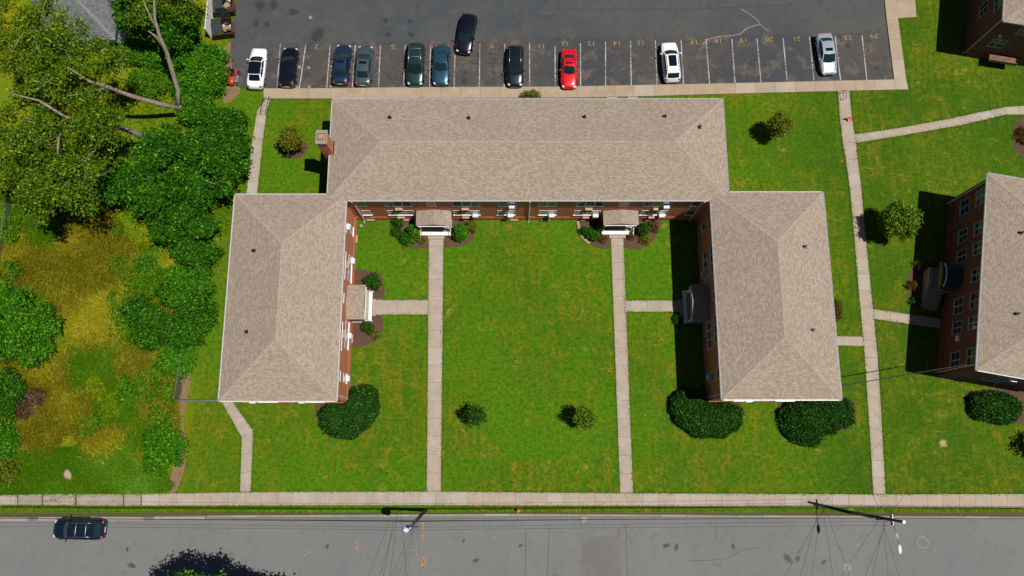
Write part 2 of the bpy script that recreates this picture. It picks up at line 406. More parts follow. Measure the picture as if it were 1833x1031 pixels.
def text(s, px, py, size=.62, m='yellow_paint', parent=stalls):
    cu = bpy.data.curves.new('t', 'FONT'); cu.body = s; cu.size = size; cu.align_x = 'CENTER'; cu.align_y = 'CENTER'
    to = bpy.data.objects.new('t', cu); COL.objects.link(to); bpy.context.view_layer.update()
    me = bpy.data.meshes.new_from_object(to.evaluated_get(bpy.context.evaluated_depsgraph_get()))
    bpy.data.objects.remove(to); me.name = 'stall_number'; me.materials.clear(); me.materials.append(MT[m])
    for v in me.vertices: v.co.x *= 1.25
    o = bpy.data.objects.new('stall_number', me); COL.objects.link(o); par(o, parent)
    p = at(px, py); o.location = (p.x, p.y, .018); o.rotation_euler = (0, 0, math.pi)
for s, px, py in (('2', 567, 83), ('5', 703, 83), ('9', 881, 82), ('11', 969, 82), ('12', 1012, 78.5), ('13', 1059, 77.5), ('14', 1105, 77), ('15', 1147, 76), ('17', 1243, 75),
                  ('18', 1286, 72.5), ('19', 1331, 71.5), ('20', 1377, 70), ('21', 1426, 69), ('23', 1518, 67), ('24', 1565, 65)):
    text(s, px, py, .72)
# pale crack-filler runs, oil spots and old post footings on the lot
def blob(name, px, py, r, m, parent, z=.019, n=14, seed=0, sx=1.):
    rr = random.Random(seed); c = at(px, py)
    o = MB().sheet([(sx*r*1.5*math.cos(2*math.pi*k/n), r*1.5*math.sin(2*math.pi*k/n)) for k in range(n)], 0).build(name, m, parent)
    o.location = (c.x, c.y, z+seed*.00003); o.scale = (1, 1, 1); o.rotation_euler = (0, 0, rr.uniform(0, 3)); return o
def stain(name, c, strength=.85, size=.4, rough=.7):
    """soft edged spot: thins out to the bare surface"""
    m = NT(name).setp(Roughness=rough); m.base(c); m.m.blend_method = 'HASHED' if hasattr(m.m, 'blend_method') else None
    tc = m.n('ShaderNodeTexCoord'); g = m.n('ShaderNodeVectorMath', operation='SUBTRACT'); m.l(tc.outputs['Generated'], g.inputs[0]); g.inputs[1].default_value = (.5, .5, 0)
    sp = m.n('ShaderNodeSeparateXYZ'); m.l(g.outputs[0], sp.inputs[0])
    d = m.math('SQRT', m.math('ADD', m.math('MULTIPLY', sp.outputs[0], sp.outputs[0]), m.math('MULTIPLY', sp.outputs[1], sp.outputs[1])))
    d = m.math('ADD', d, m.math('MULTIPLY', m.math('SUBTRACT', m.noise(2.6, 5, .75), .5), .75))
    f = m.ramp(d, .12, size, strength, 0)
    tr = m.n('ShaderNodeBsdfTransparent'); mx = m.n('ShaderNodeMixShader'); m.l(f, mx.inputs[0]); m.l(tr.outputs[0], mx.inputs[1]); m.l(m.p.outputs[0], mx.inputs[2]); m.l(mx.outputs[0], m.out.inputs[0])
    return m.m
MT['oil'] = stain('oil_stain', (.03, .029, .028, 1), .5)
MT['rust'] = stain('rust_stain', (.05, .03, .02, 1), .8)
MT['footing'] = stain('old_footing', sun((165, 158, 146)), 1., .36)
for i, (px, py, r) in enumerate(((556, 31, .24), (536, 120, .26), (552, 121, .22), (593, 119, .16), (532, 156, .22), (554, 156, .22), (592, 155, .16), (592, 136, .14))):
    blob('footing_patch', px, py, r, MT['footing'], lot, seed=i)
for i, (px, py, r, k) in enumerate(((458, 42, .38, 'rust'), (478, 43, .32, 'rust'), (465, 10, .6, 'oil'), (525, 22, .5, 'oil'), (568, 62, .8, 'oil'), (878, 96, .22, 'oil'), (883, 130, .22, 'rust'),
                                    (831, 146, .35, 'oil'), (1518, 81, .35, 'oil'), (1570, 122, .3, 'rust'), (490, 8, .5, 'oil'), (695, 62, .35, 'oil'), (737, 62, .35, 'oil'), (690, 37, .3, 'oil'), (735, 38, .3, 'oil'))):
    blob('oil_spot', px, py, r, MT[k], lot, seed=40+i, sx=1.25)
def ribbon(name, pts, wd, z, m, parent):
    P = [at(*p) for p in pts]; mb = MB(); L, Rr = [], []
    for k, p in enumerate(P):
        d = (P[min(k+1, len(P)-1)]-P[max(k-1, 0)]).normalized(); n = Vector((-d.y, d.x, 0))*wd/2
        L.append(p+n); Rr.append(p-n)
    for k in range(len(P)-1): mb.face([(q.x, q.y, z) for q in (Rr[k], Rr[k+1], L[k+1], L[k])])
    return mb.build(name, m, parent)
MT['filler'] = plain('pale_crack_filler', sun((150, 148, 148)), .7, var=.25, vs=6)
ribbon('crack_filler', [(1258, 79), (1268, 70), (1290, 65), (1312, 64), (1325, 61), (1335, 52), (1350, 46), (1362, 44), (1368, 51), (1377, 56)], .09, .02, MT['filler'], lot)
ribbon('crack_filler', [(1326, 16), (1340, 24), (1356, 36), (1361, 44)], .08, .02, MT['filler'], lot)
MT['crack'] = plain('sealed_crack', (.018, .018, .02, 1), .6)
ribbon('sealed_crack', [(1000, 113), (1042, 110.5), (1084, 109.5), (1130, 108.5), (1175, 107.5)], .07, .016, MT['crack'], stalls)
ribbon('sealed_crack', [(1268, 104), (1310, 103), (1362, 101.5), (1402, 101), (1450, 98)], .05, .016, MT['crack'], stalls)
ribbon('sealed_crack', [(680, 117), (860, 114), (960, 113)], .04, .016, MT['crack'], stalls)
ribbon('sealed_crack', [(960, 18), (1100, 17), (1250, 16), (1420, 8)], .05, .016, MT['crack'], lot)
# street marks
for pts in ([(757, 935), (757, 968)], [(758, 992), (758, 1018)], [(754, 999), (758, 993), (762, 999)], [(754, 1010), (758, 1017), (762, 1010)], [(752, 1004), (764, 1006)], [(753, 1008), (763, 1002)],
            [(639, 967), (639, 984)], [(635, 972), (643, 976)], [(636, 980), (639, 985), (642, 980)]):
    ribbon('utility_mark', pts, .09, .016, MT['orange_paint'], road)
for pts in ([(728, 985), (745, 985), (750, 1004)], [(540, 998), (552, 990), (560, 986)], [(500, 1030), (506, 1014)], [(512, 1030), (520, 1016)]):
    ribbon('chalk_mark', pts, .06, .016, MT['filler'], road)
for pts in ([(941, 950), (941, 1000), (940, 1031), (940, 1060)], [(983, 945), (981, 1000), (978, 1060)], [(1108, 945), (1109, 960)], [(1120, 940), (1124, 1040)], [(1282, 935), (1281, 965)],
            [(1360, 980), (1330, 985), (1300, 1000), (1270, 1003), (1230, 1004)]):
    ribbon('road_crack', pts, .045, .014, MT['crack'], road)
c = at(1652, 971)
mh = MB(); 
for k in range(28):
    a0, a1 = 2*math.pi*k/28, 2*math.pi*(k+1)/28
    mh.face([(c.x+r*math.cos(a), c.y+r*math.sin(a), .014) for a, r in ((a0, .46), (a0, .54), (a1, .54), (a1, .46))])
mh.build('manhole_ring', MT['filler'], road)
for i, (px, py, r) in enumerate(((1674, 985, .11), (1535, 975, .14), (1471, 981, .09), (1509, 970, .08), (886, 962, .1), (894, 962, .09), (1046, 929, .4), (1551, 963, .08))):
    blob('pale_spot', px, py, r, MT['footing'], road, z=.016, seed=70+i)
for i, (px, py, r) in enumerate(((932, 977, .16), (1193, 977, .22), (1211, 979, .22), (236, 1012, .25), (228, 984, .12), (1410, 1000, .3), (1428, 1002, .2), (1474, 1006, .18), (586, 978, .15), (830, 968, .12), (852, 1003, .2), (1312, 978, .18))):
    blob('tar_spot', px, py, r, MT['oil'], road, z=.016, seed=90+i, sx=1.8)

# ------------------------------------------------------------------ paths made of slabs
def path(name, left, right, step, m, z=.035, width_px=True, seed=1, bed=True, gap=.018):
    """two edge lines (photo survey points) cut into slabs"""
    A = [at(*p) for p in left]; B = [at(*p) for p in right]
    mb = MB(); mb.sheet([(p.x, p.y) for p in A] + [(p.x, p.y) for p in reversed(B)], .006)
    base = struct(mb.build(name, MT['joint'])); rr = random.Random(seed)
    for k in range(len(A)-1):
        n = max(1, round(((A[k+1]-A[k]).length + (B[k+1]-B[k]).length)/2/step))
        g0 = gap/step
        for j in range(n):
            t0, t1 = (j+g0/2)/n, (j+1-g0/2)/n
            q = [A[k].lerp(A[k+1], t0), A[k].lerp(A[k+1], t1), B[k].lerp(B[k+1], t1), B[k].lerp(B[k+1], t0)]
            zz = z + rr.uniform(-.006, .006)
            MB().prism([(p.x, p.y) for p in q], 0, zz).build('slab', m, base)
    return base
path('south_sidewalk_old', [(-20, 887), (32, 885.5), (76, 885), (136, 884.5), (222, 884.5), (253, 884.5)], [(-20, 904), (32, 904), (76, 904), (136, 905), (222, 905.5), (253, 905)], 6, MT['concrete_old'], seed=2, gap=.22)
path('south_sidewalk', [(254, 884.5), (440, 881), (780, 880), (1122, 883), (1575, 885), (1860, 884)], [(254, 905), (440, 904.5), (780, 904), (1122, 905.5), (1575, 908), (1860, 909.5)], 1.55, MT['concrete'], seed=3)
path('side_entrance_path', [(397, 719), (433, 783), (430, 880)], [(416, 719), (453, 771), (449, 880)], 1.7, MT['concrete'], seed=4)
path('courtyard_walk_west', [(768, 412), (764, 880)], [(794, 412), (789, 880)], 1.75, MT['concrete'], seed=5)
path('courtyard_walk_east', [(1093, 411), (1110, 882)], [(1115, 411), (1133, 882)], 1.75, MT['concrete'], seed=6)
path('west_porch_path', [(655, 537), (766.5, 537)], [(655, 563), (766.5, 563)], 2.6, MT['concrete'], seed=7)
path('east_porch_path', [(1118, 538), (1240, 538)], [(1119, 558), (1240, 558)], 2.6, MT['concrete'], seed=8)
wl = [(1500, 163), (1503, 209), (1508.5, 255), (1514, 285), (1521, 337), (1527.5, 404), (1537, 520), (1548, 640), (1552, 705), (1558, 795), (1563, 884)]
wr = [(1520, 162), (1525, 212), (1532, 255), (1535, 285), (1541, 330), (1547, 400), (1559, 520), (1571, 640), (1576, 720), (1580, 795), (1585, 884)]
path('long_east_walk', wl, wr, 1.7, MT['concrete'], seed=9)
path('northeast_branch_path', [(1528, 241), (1598, 231), (1693, 214), (1796, 192), (1850, 189)], [(1532, 256), (1612, 243), (1720, 224), (1802, 205), (1850, 205)], 1.5, MT['concrete'], seed=10)
path('east_entrance_path', [(1562, 553), (1690, 572)], [(1564, 571), (1686, 588)], 1.7, MT['concrete'], seed=11)
path('short_stub_path', [(1495, 602), (1545, 603)], [(1497, 618), (1546.5, 619)], 1.3, MT['concrete'], seed=12)
path('parking_walk', [(472, 159), (592, 158.8), (720, 157), (1000, 155.8), (1134, 153.4), (1280, 150.4), (1600, 143)], [(472, 177), (592, 177), (720, 176), (1000, 175.5), (1134, 173.4), (1280, 169), (1604, 161)], 2.1, MT['concrete_lot'], z=.12, seed=13)
path('lot_east_walk', [(1581, -20), (1586.5, 37), (1600, 142.6), (1604.3, 161)], [(1602, -20), (1607, 37), (1621, 142), (1625, 161)], 2.1, MT['concrete_lot'], z=.12, seed=14)
path('lot_east_apron', [(1602.5, -20), (1607.5, 33)], [(1636, -20), (1640, 31)], 3.0, MT['concrete_lot'], z=.06, seed=15)
path('back_lawn_path', [(475, 178), (460, 200), (452, 250), (441, 350)], [(484, 178), (478, 196), (471, 250), (460, 350)], 1.7, MT['concrete'], seed=16)
for i, (a, b) in enumerate(((781, 803), (1086, 1105), (1124, 1142))):
    path('rear_door_path', [(a, 173.5), (a, 184)], [(b, 173.5), (b, 184)], 1.2, MT['concrete'], seed=17+i, z=.03)

# beds, bare soil
def bed(name, pts, m='mulch', z=.03, n=2):
    P = [Vector(a2(*p)) for p in pts]; k = len(P); q = []
    for i in range(k):                                     # Catmull-Rom outline
        p0, p1, p2, p3 = P[i-1], P[i], P[(i+1) % k], P[(i+2) % k]
        for j in range(4):
            t = j/4; q.append(.5*((2*p1) + (p2-p0)*t + (2*p0-5*p1+4*p2-p3)*t*t + (3*p1-p0-3*p2+p3)*t**3))
    cx = sum((p for p in q), Vector((0, 0)))/len(q); mb = MB()
    inner = [cx + (p-cx)*.55 for p in q]
    for i in range(len(q)):
        j = (i+1) % len(q)
        a, b, c, d = q[i], q[j], inner[j], inner[i]
        mb.face([(a.x, a.y, .008), (b.x, b.y, .008), (c.x, c.y, z+.04), (d.x, d.y, z+.04)])
    mb.face([(p.x, p.y, z+.04) for p in inner])
    return struct(mb.build(name, MT[m]))
bed('mulch_bed', [(705, 386), (707, 410), (712, 430), (728, 441), (750, 444), (768, 441), (767, 398)])
bed('mulch_bed', [(794, 398), (794, 440), (815, 442), (838, 436), (848, 420), (848, 398)])
bed('mulch_bed', [(1033, 394), (1038, 418), (1053, 436), (1070, 443), (1092, 442), (1093, 398)])
bed('mulch_bed', [(1116, 398), (1117, 442), (1150, 443), (1168, 432), (1179, 410), (1180, 394)])
bed('mulch_bed', [(632, 486), (662, 485), (682, 493), (687, 512), (684, 534), (634, 535)])
bed('mulch_bed', [(632, 566), (683, 566), (682, 600), (670, 612), (630, 621)])
bed('mulch_bed', [(1634, 478), (1625, 505), (1627, 530), (1640, 548), (1680, 545), (1680, 478)])
bed('mulch_bed', [(1818, 216), (1814, 245), (1822, 275), (1850, 285), (1850, 210)])
bed('mulch_bed', [(566, 716), (572, 762), (600, 786), (640, 782), (672, 752), (680, 715), (660, 690), (634, 690), (610, 712)])
bed('mulch_bed', [(1262, 700), (1212, 695), (1203, 730), (1222, 765), (1265, 783), (1315, 770), (1330, 740), (1318, 715)])
bed('mulch_bed', [(1402, 716), (1402, 750), (1425, 787), (1445, 795), (1470, 790), (1485, 774), (1512, 768), (1528, 740), (1522, 716)])
bed('mulch_bed', [(1736, 700), (1740, 735), (1765, 758), (1800, 760), (1850, 750), (1850, 700)])
bed('mulch_bed', [(500, 262), (512, 280), (532, 284), (548, 272), (550, 258), (530, 250)])
bed('dirt_strip', [(328, 660), (318, 700), (322, 740), (326, 790), (318, 840), (300, 880), (312, 884), (330, 840), (333, 790), (327, 745), (340, 690), (340, 668)], 'dirt', z=-.02)
bed('dirt_strip', [(412, 75), (396, 100), (400, 150), (402, 185), (430, 165), (418, 140), (413, 100)], 'dirt', z=-.02)
bed('sand_patch', [(114, 846), (118, 838), (125, 840), (132, 852), (126, 860), (113, 854)], 'stone', z=.16)
MT['straw'] = stain('straw_patch', (.36, .27, .09, 1), .9)
blob('dry_grass_patch', 1688, 794, .45, MT['straw'], bpy.data.objects['ground'], z=.006, seed=3)
# edging stones of the east portico bed
ed = [(1034, 396), (1036, 406), (1037, 414), (1040, 421), (1044, 427), (1050, 432), (1056, 436.5)]
ro = struct(MB().sheet([a2(p[0]-1, p[1]) for p in ed]+[a2(p[0]+2, p[1]-1) for p in reversed(ed)], .012).build('bed_edging', MT['joint']))
for k in range(len(ed)-1):
    A, B = at(*ed[k]), at(*ed[k+1]); d = (B-A); n = Vector((-d.y, d.x, 0)).normalized()*.13
    a, b = A+d*.04, B-d*.04
    MB().prism([((a+n).x, (a+n).y), ((b+n).x, (b+n).y), ((b-n).x, (b-n).y), ((a-n).x, (a-n).y)], 0, .14).build('edging_stone', MT['stone'], ro)

# ------------------------------------------------------------------ buildings
PITCH = .36
def uv_mesh(name, faces, uvs):
    V, F = [], []
    for f in faces: F.append(list(range(len(V), len(V)+len(f)))); V += [tuple(p) for p in f]
    me = bpy.data.meshes.new(name); me.from_pydata(V, [], F); ul = me.uv_layers.new(name='UVMap')
    flat = [c for u in uvs for c in u]
    for i, l in enumerate(me.loops): ul.data[i].uv = flat[l.vertex_index]
    return me
def slope_faces(quads):
    """each slope: list of points, first two along the eave; gives uv in metres"""
    uvs = []
    for q in quads:
        q = [Vector(p) for p in q]; e = (q[1]-q[0]).normalized(); nrm = (q[1]-q[0]).cross(q[-1]-q[0]).normalized(); up = nrm.cross(e)
        uvs.append([((p-q[0]).dot(e) + q[0].x*.37, (p-q[0]).dot(up)) for p in q])
    return uvs
def hip_roof(parent, M, x0, x1, y0, y1, z, mat=None, pitch=PITCH, caps=True):
    w, d = x1-x0, y1-y0; h = min(w, d)/2; zr = z+h*pitch
    c = [(x0, y0, z), (x1, y0, z), (x1, y1, z), (x0, y1, z)]
    if w >= d: r0, r1 = (x0+h, y0+h, zr), (x1-h, y0+h, zr)
    else: r0, r1 = (x0+h, y0+h, zr), (x0+h, y1-h, zr)
    if w >= d: qs = [[c[0], c[1], r1, r0], [c[1], c[2], r1], [c[2], c[3], r0, r1], [c[3], c[0], r0]]; hips = [(c[0], r0), (c[3], r0), (c[1], r1), (c[2], r1), (r0, r1)]
    else: qs = [[c[0], c[1], r0], [c[1], c[2], r1, r0], [c[2], c[3], r1], [c[3], c[0], r0, r1]]; hips = [(c[0], r0), (c[1], r0), (c[2], r1), (c[3], r1), (r0, r1)]
    T = lambda p: M @ Vector(p)
    qs = [[T(p) for p in q] for q in qs]; uvs = slope_faces(qs)
    lo = [T((p[0], p[1], z-.16)) for p in c]; hi = [T(p) for p in c]
    for k in range(4):
        qs.append([lo[k], lo[(k+1) % 4], hi[(k+1) % 4], hi[k]]); uvs.append([(0, 0), (1, 0), (1, .15), (0, .15)])
    qs.append(lo[::-1]); uvs.append([(0, 0), (1, 0), (1, 1), (0, 1)])
    ro = link('roof', uv_mesh('roof', qs, uvs), mat or MT['shingle'], parent)
    if caps:
        for a, b in hips:
            a, b = T(a), T(b); d = b-a; L = d.length; d.normalize(); n = Vector((-d.y, d.x, 0)).normalized()
            mb = MB(); k = int(L/.24)
            drop = 0.0 if abs(d.z) < .01 else 0
            sl_ = .30*PITCH if abs(d.z) < .01 else .30*PITCH*.71
            for i in range(k):
                p = a + d*(L*i/k); q = a+d*(L*(i+1)/k)
                l0, l1 = .035, .014
                for sgn in (-1, 1):
                    e = n*sgn*.14
                    f = [p+Vector((0, 0, l0)), q+Vector((0, 0, l1)), q+e+Vector((0, 0, l1-sl_*.57)), p+e+Vector((0, 0, l0-sl_*.57))]
                    if sgn > 0: f.reverse()
                    mb.face(f)
            o = mb.build('ridge_cap', MT['grey_cap'] if mat is not None else MT['shingle_cap'], ro); o['kind'] = 'stuff'
    return ro
def frame_at(p, tang, out):
    """local x = along wall, y = outward, z = up"""
    t = Vector((tang[0], tang[1], 0)).normalized(); n = Vector((out[0], out[1], 0)).normalized()
    return Matrix(((t.x, n.x, 0, p[0]), (t.y, n.y, 0, p[1]), (0, 0, 1, p[2] if len(p) > 2 else 0), (0, 0, 0, 1)))
def window(parent, F, w, z0, h, n=1, ac=None, fm='white', sill='white', so_=.09):
    """F: wall frame at the centre of the window, ground level. The window object is its frame."""
    f = MB(F); t = .045
    f.box(-w/2, w/2, -.05, .03, z0, z0+t); f.box(-w/2, w/2, -.05, .03, z0+h-t, z0+h)
    for s in (-1, 1): f.box(s*w/2-(t if s > 0 else 0), s*w/2+(0 if s > 0 else t), -.05, .028, z0+t, z0+h-t)
    pw = (w)/n
    for k in range(1, n): f.box(-w/2+k*pw-.04, -w/2+k*pw+.04, -.05, .026, z0+t, z0+h-t)
    for k in range(n): f.box(-w/2+k*pw+.05, -w/2+(k+1)*pw-.05, -.02, .022, z0+h*.5-.022, z0+h*.5+.022)
    o = f.build('window', MT[fm], parent)
    for k in range(n):
        a, b = -w/2+k*pw+.03, -w/2+(k+1)*pw-.03
        MB(F).box(a, b, -.03, .012, z0+.04, z0+h-.04).build('pane', MT['glass'], o)
    MB(F).box(-w/2-.06, w/2+.06, -.02, so_, z0-.06, z0-.004).build('sill', MT[sill], o)
    if ac is not None:
        k = ac; cx = -w/2+(k+.5)*pw
        a = MB(F); a.box(cx-.28, cx+.28, .02, .36, z0+.01, z0+.38)
        for j in range(4): a.box(cx-.25, cx+.25, .36, .368, z0+.06+j*.08, z0+.10+j*.08)
        a.build('air_conditioner', MT['white_metal'], o)
    return o
def window_g(*a, **k): return window(*a, fm='frame_grey', sill='frame_grey', **k)
MT['frame_grey'] = plain('grey_white_frame', (.4, .42, .45, 1), .5)
def sleeve(parent, F, z, w=.72):
    b = MB(F); b.box(-w/2, w/2, 0, .26, z, z+.07); b.box(-w/2+.05, w/2-.05, 0, .2, z-.34, z)
    return b.build('wall_vent', MT['beige'], parent)
def spout(parent, F, z0, z1, m='white_metal', off=.32):
    b = MB(F); b.tube([(0, off, z1), (0, .08, z1-.35), (0, .08, z0+.25), (0, .3, z0+.05)], .05, 8)
    for z in (1.2, 3.4, 5.4): b.box(-.07, .07, 0, .1, z, z+.05)
    return b.build('downspout', MT[m], parent)
def gutter(parent, a, b, z, out):
    """open trough hung on the eave"""
    a, b = Vector((a[0], a[1], z)), Vector((b[0], b[1], z)); o = Vector((out[0], out[1], 0)).normalized()
    t = (b-a).normalized(); F = frame_at(a, t, o); L = (b-a).length; g = MB(F)
    g.box(0, L, .003, .018, -.13, .012); g.box(0, L, .018, .08, -.13, -.115); g.box(0, L, .08, .092, -.125, .012)
    n = int(L/1.1)
    for k in range(1, n): g.box(L*k/n-.015, L*k/n+.015, .016, .082, -.002, .008)
    return g.build('gutter', MT['white_metal'], parent)
def vent(parent, roof, p):
    v = MB(); v.tube([p+Vector((0, 0, -.1)), p+Vector((0, 0, .42))], .06, 8); 
    v.box(p.x-.16, p.x+.16, p.y-.16, p.y+.16, p.z-.06, p.z+.05)
    v.tube([p+Vector((0, 0, .40)), p+Vector((0, 0, .46))], .1, 8)
    return v.build('vent_pipe', MT['dark_metal'], roof)
EAVE = 6.7
def roof_h(x, y, x0, x1, y0, y1, z): return z + PITCH*max(0, min(x-x0, x1-x, y-y0, y1-y))
def portico(parent, F, w, d, zr=3.0):
    """F: wall frame at the centre of the door. gabled roof, bowed white fascia, two posts, landing, door"""
    I = F; rise = .42; hw = w/2
    T = lambda p: I @ Vector(p)
    q = [[T((-hw, d, zr)), T((-hw, 0, zr)), T((0, 0, zr+rise)), T((0, d, zr+rise))], [T((hw, 0, zr)), T((hw, d, zr)), T((0, d, zr+rise)), T((0, 0, zr+rise))]]
    if (q[0][1]-q[0][0]).cross(q[0][3]-q[0][0]).z < 0: q = [list(reversed(x)) for x in q]; q = [[x[2], x[3], x[0], x[1]] for x in q]
    q2 = q + [[T((-hw, d, zr-.1)), T((hw, d, zr-.1)), T((hw, d, zr)), T((0, d, zr+rise)), T((-hw, d, zr))], [T((-hw, 0, zr-.1)), T((-hw, d, zr-.1)), T((-hw, d, zr)), T((-hw, 0, zr))],
              [T((hw, 0, zr-.1)), T((hw, d, zr-.1)), T((hw, d, zr)), T((hw, 0, zr))], [T((-hw, 0, zr-.1)), T((hw, 0, zr-.1)), T((hw, d, zr-.1)), T((-hw, d, zr-.1))]]
    uv = slope_faces(q) + [[(0, 0)]*5, [(0, 0)]*4, [(0, 0)]*4, [(0, 0)]*4]
    pr = link('portico', uv_mesh('portico', q2, uv), MT['shingle'], parent)
    a = MB(I)                                              # bowed fascia
    n = 10
    for k in range(n):
        s0, s1 = -1+2*k/n, -1+2*(k+1)/n
        b0, b1 = .22*(1-s0*s0), .22*(1-s1*s1)
        X0, X1 = s0*hw*.9, s1*hw*.9
        i = [(X0, d-.2, zr-.36+b0), (X1, d-.2, zr-.36+b1), (X1, d-.2, zr-.11), (X0, d-.2, zr-.11)]
        o_ = [(x, d+.06, z) for x, y, z in i]
        a.face(o_); a.face(i[::-1]); a.face([i[0], i[1], o_[1], o_[0]])
        a.face([i[3], o_[3], o_[2], i[2]])
    a.build('fascia', MT['white'], pr)
    lw = hw*.86
    for s in (-1, 1): MB(I).box(s*lw-.09, s*lw+.09, d-.36, d-.18, .42, zr-.3).build('column', MT['white'], pr)
    MB(I).box(-lw-.1, lw+.1, .0, d+.2, 0, .40).build('landing', MT['concrete'], pr)
    MB(I).box(-lw-.12, lw+.12, d-.1, d+.24, .40, .44).build('landing_edge', MT['white'], pr)
    MB(I).box(-.85, .85, d+.24, d+.56, 0, .2).build('step', MT['concrete'], pr)
    MB(I).box(-.55, .55, -.02, .06, .42, 2.55).build('door', MT['door'], pr)
    e = MB(I)
    for s in (-.64, .64): e.box(s-.07, s+.07, -.02, .09, .42, 2.62)
    e.box(-.71, .71, -.02, .09, 2.62, 2.76); e.build('door_frame', MT['white'], pr)
    r = MB(I)
    for s in (-1, 1):
        r.tube([(s*(lw+.02), .1, 1.3), (s*(lw+.02), d-.3, 1.3)], .03, 6); r.tube([(s*(lw+.02), d-.3, 1.3), (s*(lw+.02), d+.45, .9)], .03, 6)
    r.build('handrail', MT['white'], pr)
    return pr
Id = Matrix.Identity(4)
# ---- the U shaped apartment block
OV = .27
blk = {'back': (-17.5, 20.55, 23.93, 34.3), 'west': (-26.28, -15.72, 5.08, 24.52), 'east': (18.82, 29.53, 5.2, 24.74)}
U = empty('apartment_building', (1.5, 20, 0), 0, 'long brick apartment block wrapped around the lawn courtyard in a U, tan shingle roof', 'building')
roofs = {}
for k, (x0, x1, y0, y1) in blk.items():
    roofs[k] = hip_roof(U, Id, x0, x1, y0, y1, EAVE + (.002 if k == 'back' else 0))
    dz = {'back': 0, 'west': .004, 'east': .002}[k]
    oy = .16 if k == 'back' else OV
    MB().box(x0+OV, x1-OV, y0+oy, y1-OV, 0, EAVE-.17-dz).build('wall', MT['brick'], U)
    MB().box(x0+OV-.05, x1-OV+.05, y0+oy-.05, y1-OV+.05, 0, 1.02+dz*3).build('water_table', MT['brick'], U)
for a, b, out in (((-17.5, 34.3), (20.55, 34.3), (0, 1)), ((-17.5, 24.66), (-17.5, 28.5), (-1, 0)), ((-17.5, 29.8), (-17.5, 34.3), (-1, 0)), ((20.55, 24.88), (20.55, 34.3), (1, 0)), ((-15.6, 23.93), (18.7, 23.93), (0, -1)),
                  ((-26.28, 5.08), (-26.28, 24.52), (-1, 0)), ((-26.28, 24.52), (-17.6, 24.52), (0, 1)), ((-26.28, 5.08), (-15.72, 5.08), (0, -1)), ((-15.72, 5.08), (-15.72, 23.9), (1, 0)),
                  ((18.82, 5.2), (18.82, 23.9), (-1, 0)), ((18.82, 5.2), (29.53, 5.2), (0, -1)), ((29.53, 5.2), (29.53, 24.74), (1, 0)), ((20.65, 24.74), (29.53, 24.74), (0, 1))):
    gutter(U, a, b, EAVE, out)
for k, lst in {'back': ((698, 211), (839, 212), (1046, 210), (1190, 209), (1252, 228)), 'west': ((455, 449), (442, 594)), 'east': ((1440, 442), (1455, 591))}.items():
    for px, py in lst:
        h = 7.6
        for it in range(6): p = at(px, py, h); h = roof_h(p.x, p.y, *blk[k], EAVE)
        vent(U, roofs[k], p)
# chimney on the west gable end
ch = MB(); ch.box(-18.12, -17.2, 28.56, 29.76, 0, 9.3)
cho = ch.build('chimney', MT['brick'], U)
MB().box(-18.2, -17.12, 28.48, 29.84, 9.3, 9.48).build('cap', MT['kerb'], cho)
MB().box(-17.86, -17.46, 28.96, 29.36, 9.48, 9.66).build('flue', MT['copper'], cho)
fl = MB()
for s in (-1, 1): fl.tube([(-17.66+s*.38, 28.8, 9.49), (-17.66+s*.38, 29.5, 9.56)], .018, 5); fl.tube([(-18.05, 29.16+s*.32, 9.53), (-17.28, 29.16+s*.32, 9.5)], .018, 5)
fl.build('flue_stay', MT['dark_metal'], cho)
MB().box(-17.16, -16.9, 28.4, 29.9, 6.62, 6.86).build('flashing', MT['dark_metal'], cho)
# windows: south face of the back wing
yS = 23.93 + .16; wz0, wh, uz0 = 1.75, 1.35, 4.55
def xs(px, py=381, h=2.4): return at(px, py, h).x
LOW = [(656, 1, None), (718, 3, None), (835, 3, 2), (906, 2, 1), (980, 2, 1), (1051, 3, 2), (1170, 3, 2), (1236, 1, None)]
UPP = [(646, 1, None), (712, 3, None), (835, 3, None), (908, 2, 1), (980, 2, None), (1056, 3, None), (1178, 3, 2), (1246, 1, None), (772, 1, None), (1117, 1, None)]
PW = .88
for px, n, ac in LOW:
    X = xs(px); F = frame_at((X, yS), (1, 0), (0, -1)); window(U, F, PW*n, wz0, wh, n, ac)
for px, n, ac in UPP:
    X = at(px, 363, 5.2).x; F = frame_at((X, yS), (1, 0), (0, -1)); window(U, F, PW*n, uz0, wh, n, ac, so_=.05)
for px, h, z in ((833, 371, 3.9), (714, 371, 3.9), (1054, 371, 3.9), (1176, 371, 3.9), (834, 386, 1.25), (718, 386, 1.25), (1049, 386, 1.25), (1167, 386, 1.25)):
    sleeve(U, frame_at((at(px, h, z).x, yS), (1, 0), (0, -1)), z)
for px in (663, 725, 837, 920, 976, 1047, 1163):
    F = frame_at((at(px, 391, .5).x, yS-.05), (1, 0), (0, -1)); b = MB(F); b.box(-.42, .42, 0, .16, .3, .38)
    o = b.build('basement_sill', MT['beige'], U); MB(F).box(-.38, .38, -.03, .015, .38, .8).build('pane', MT['glass'], o)
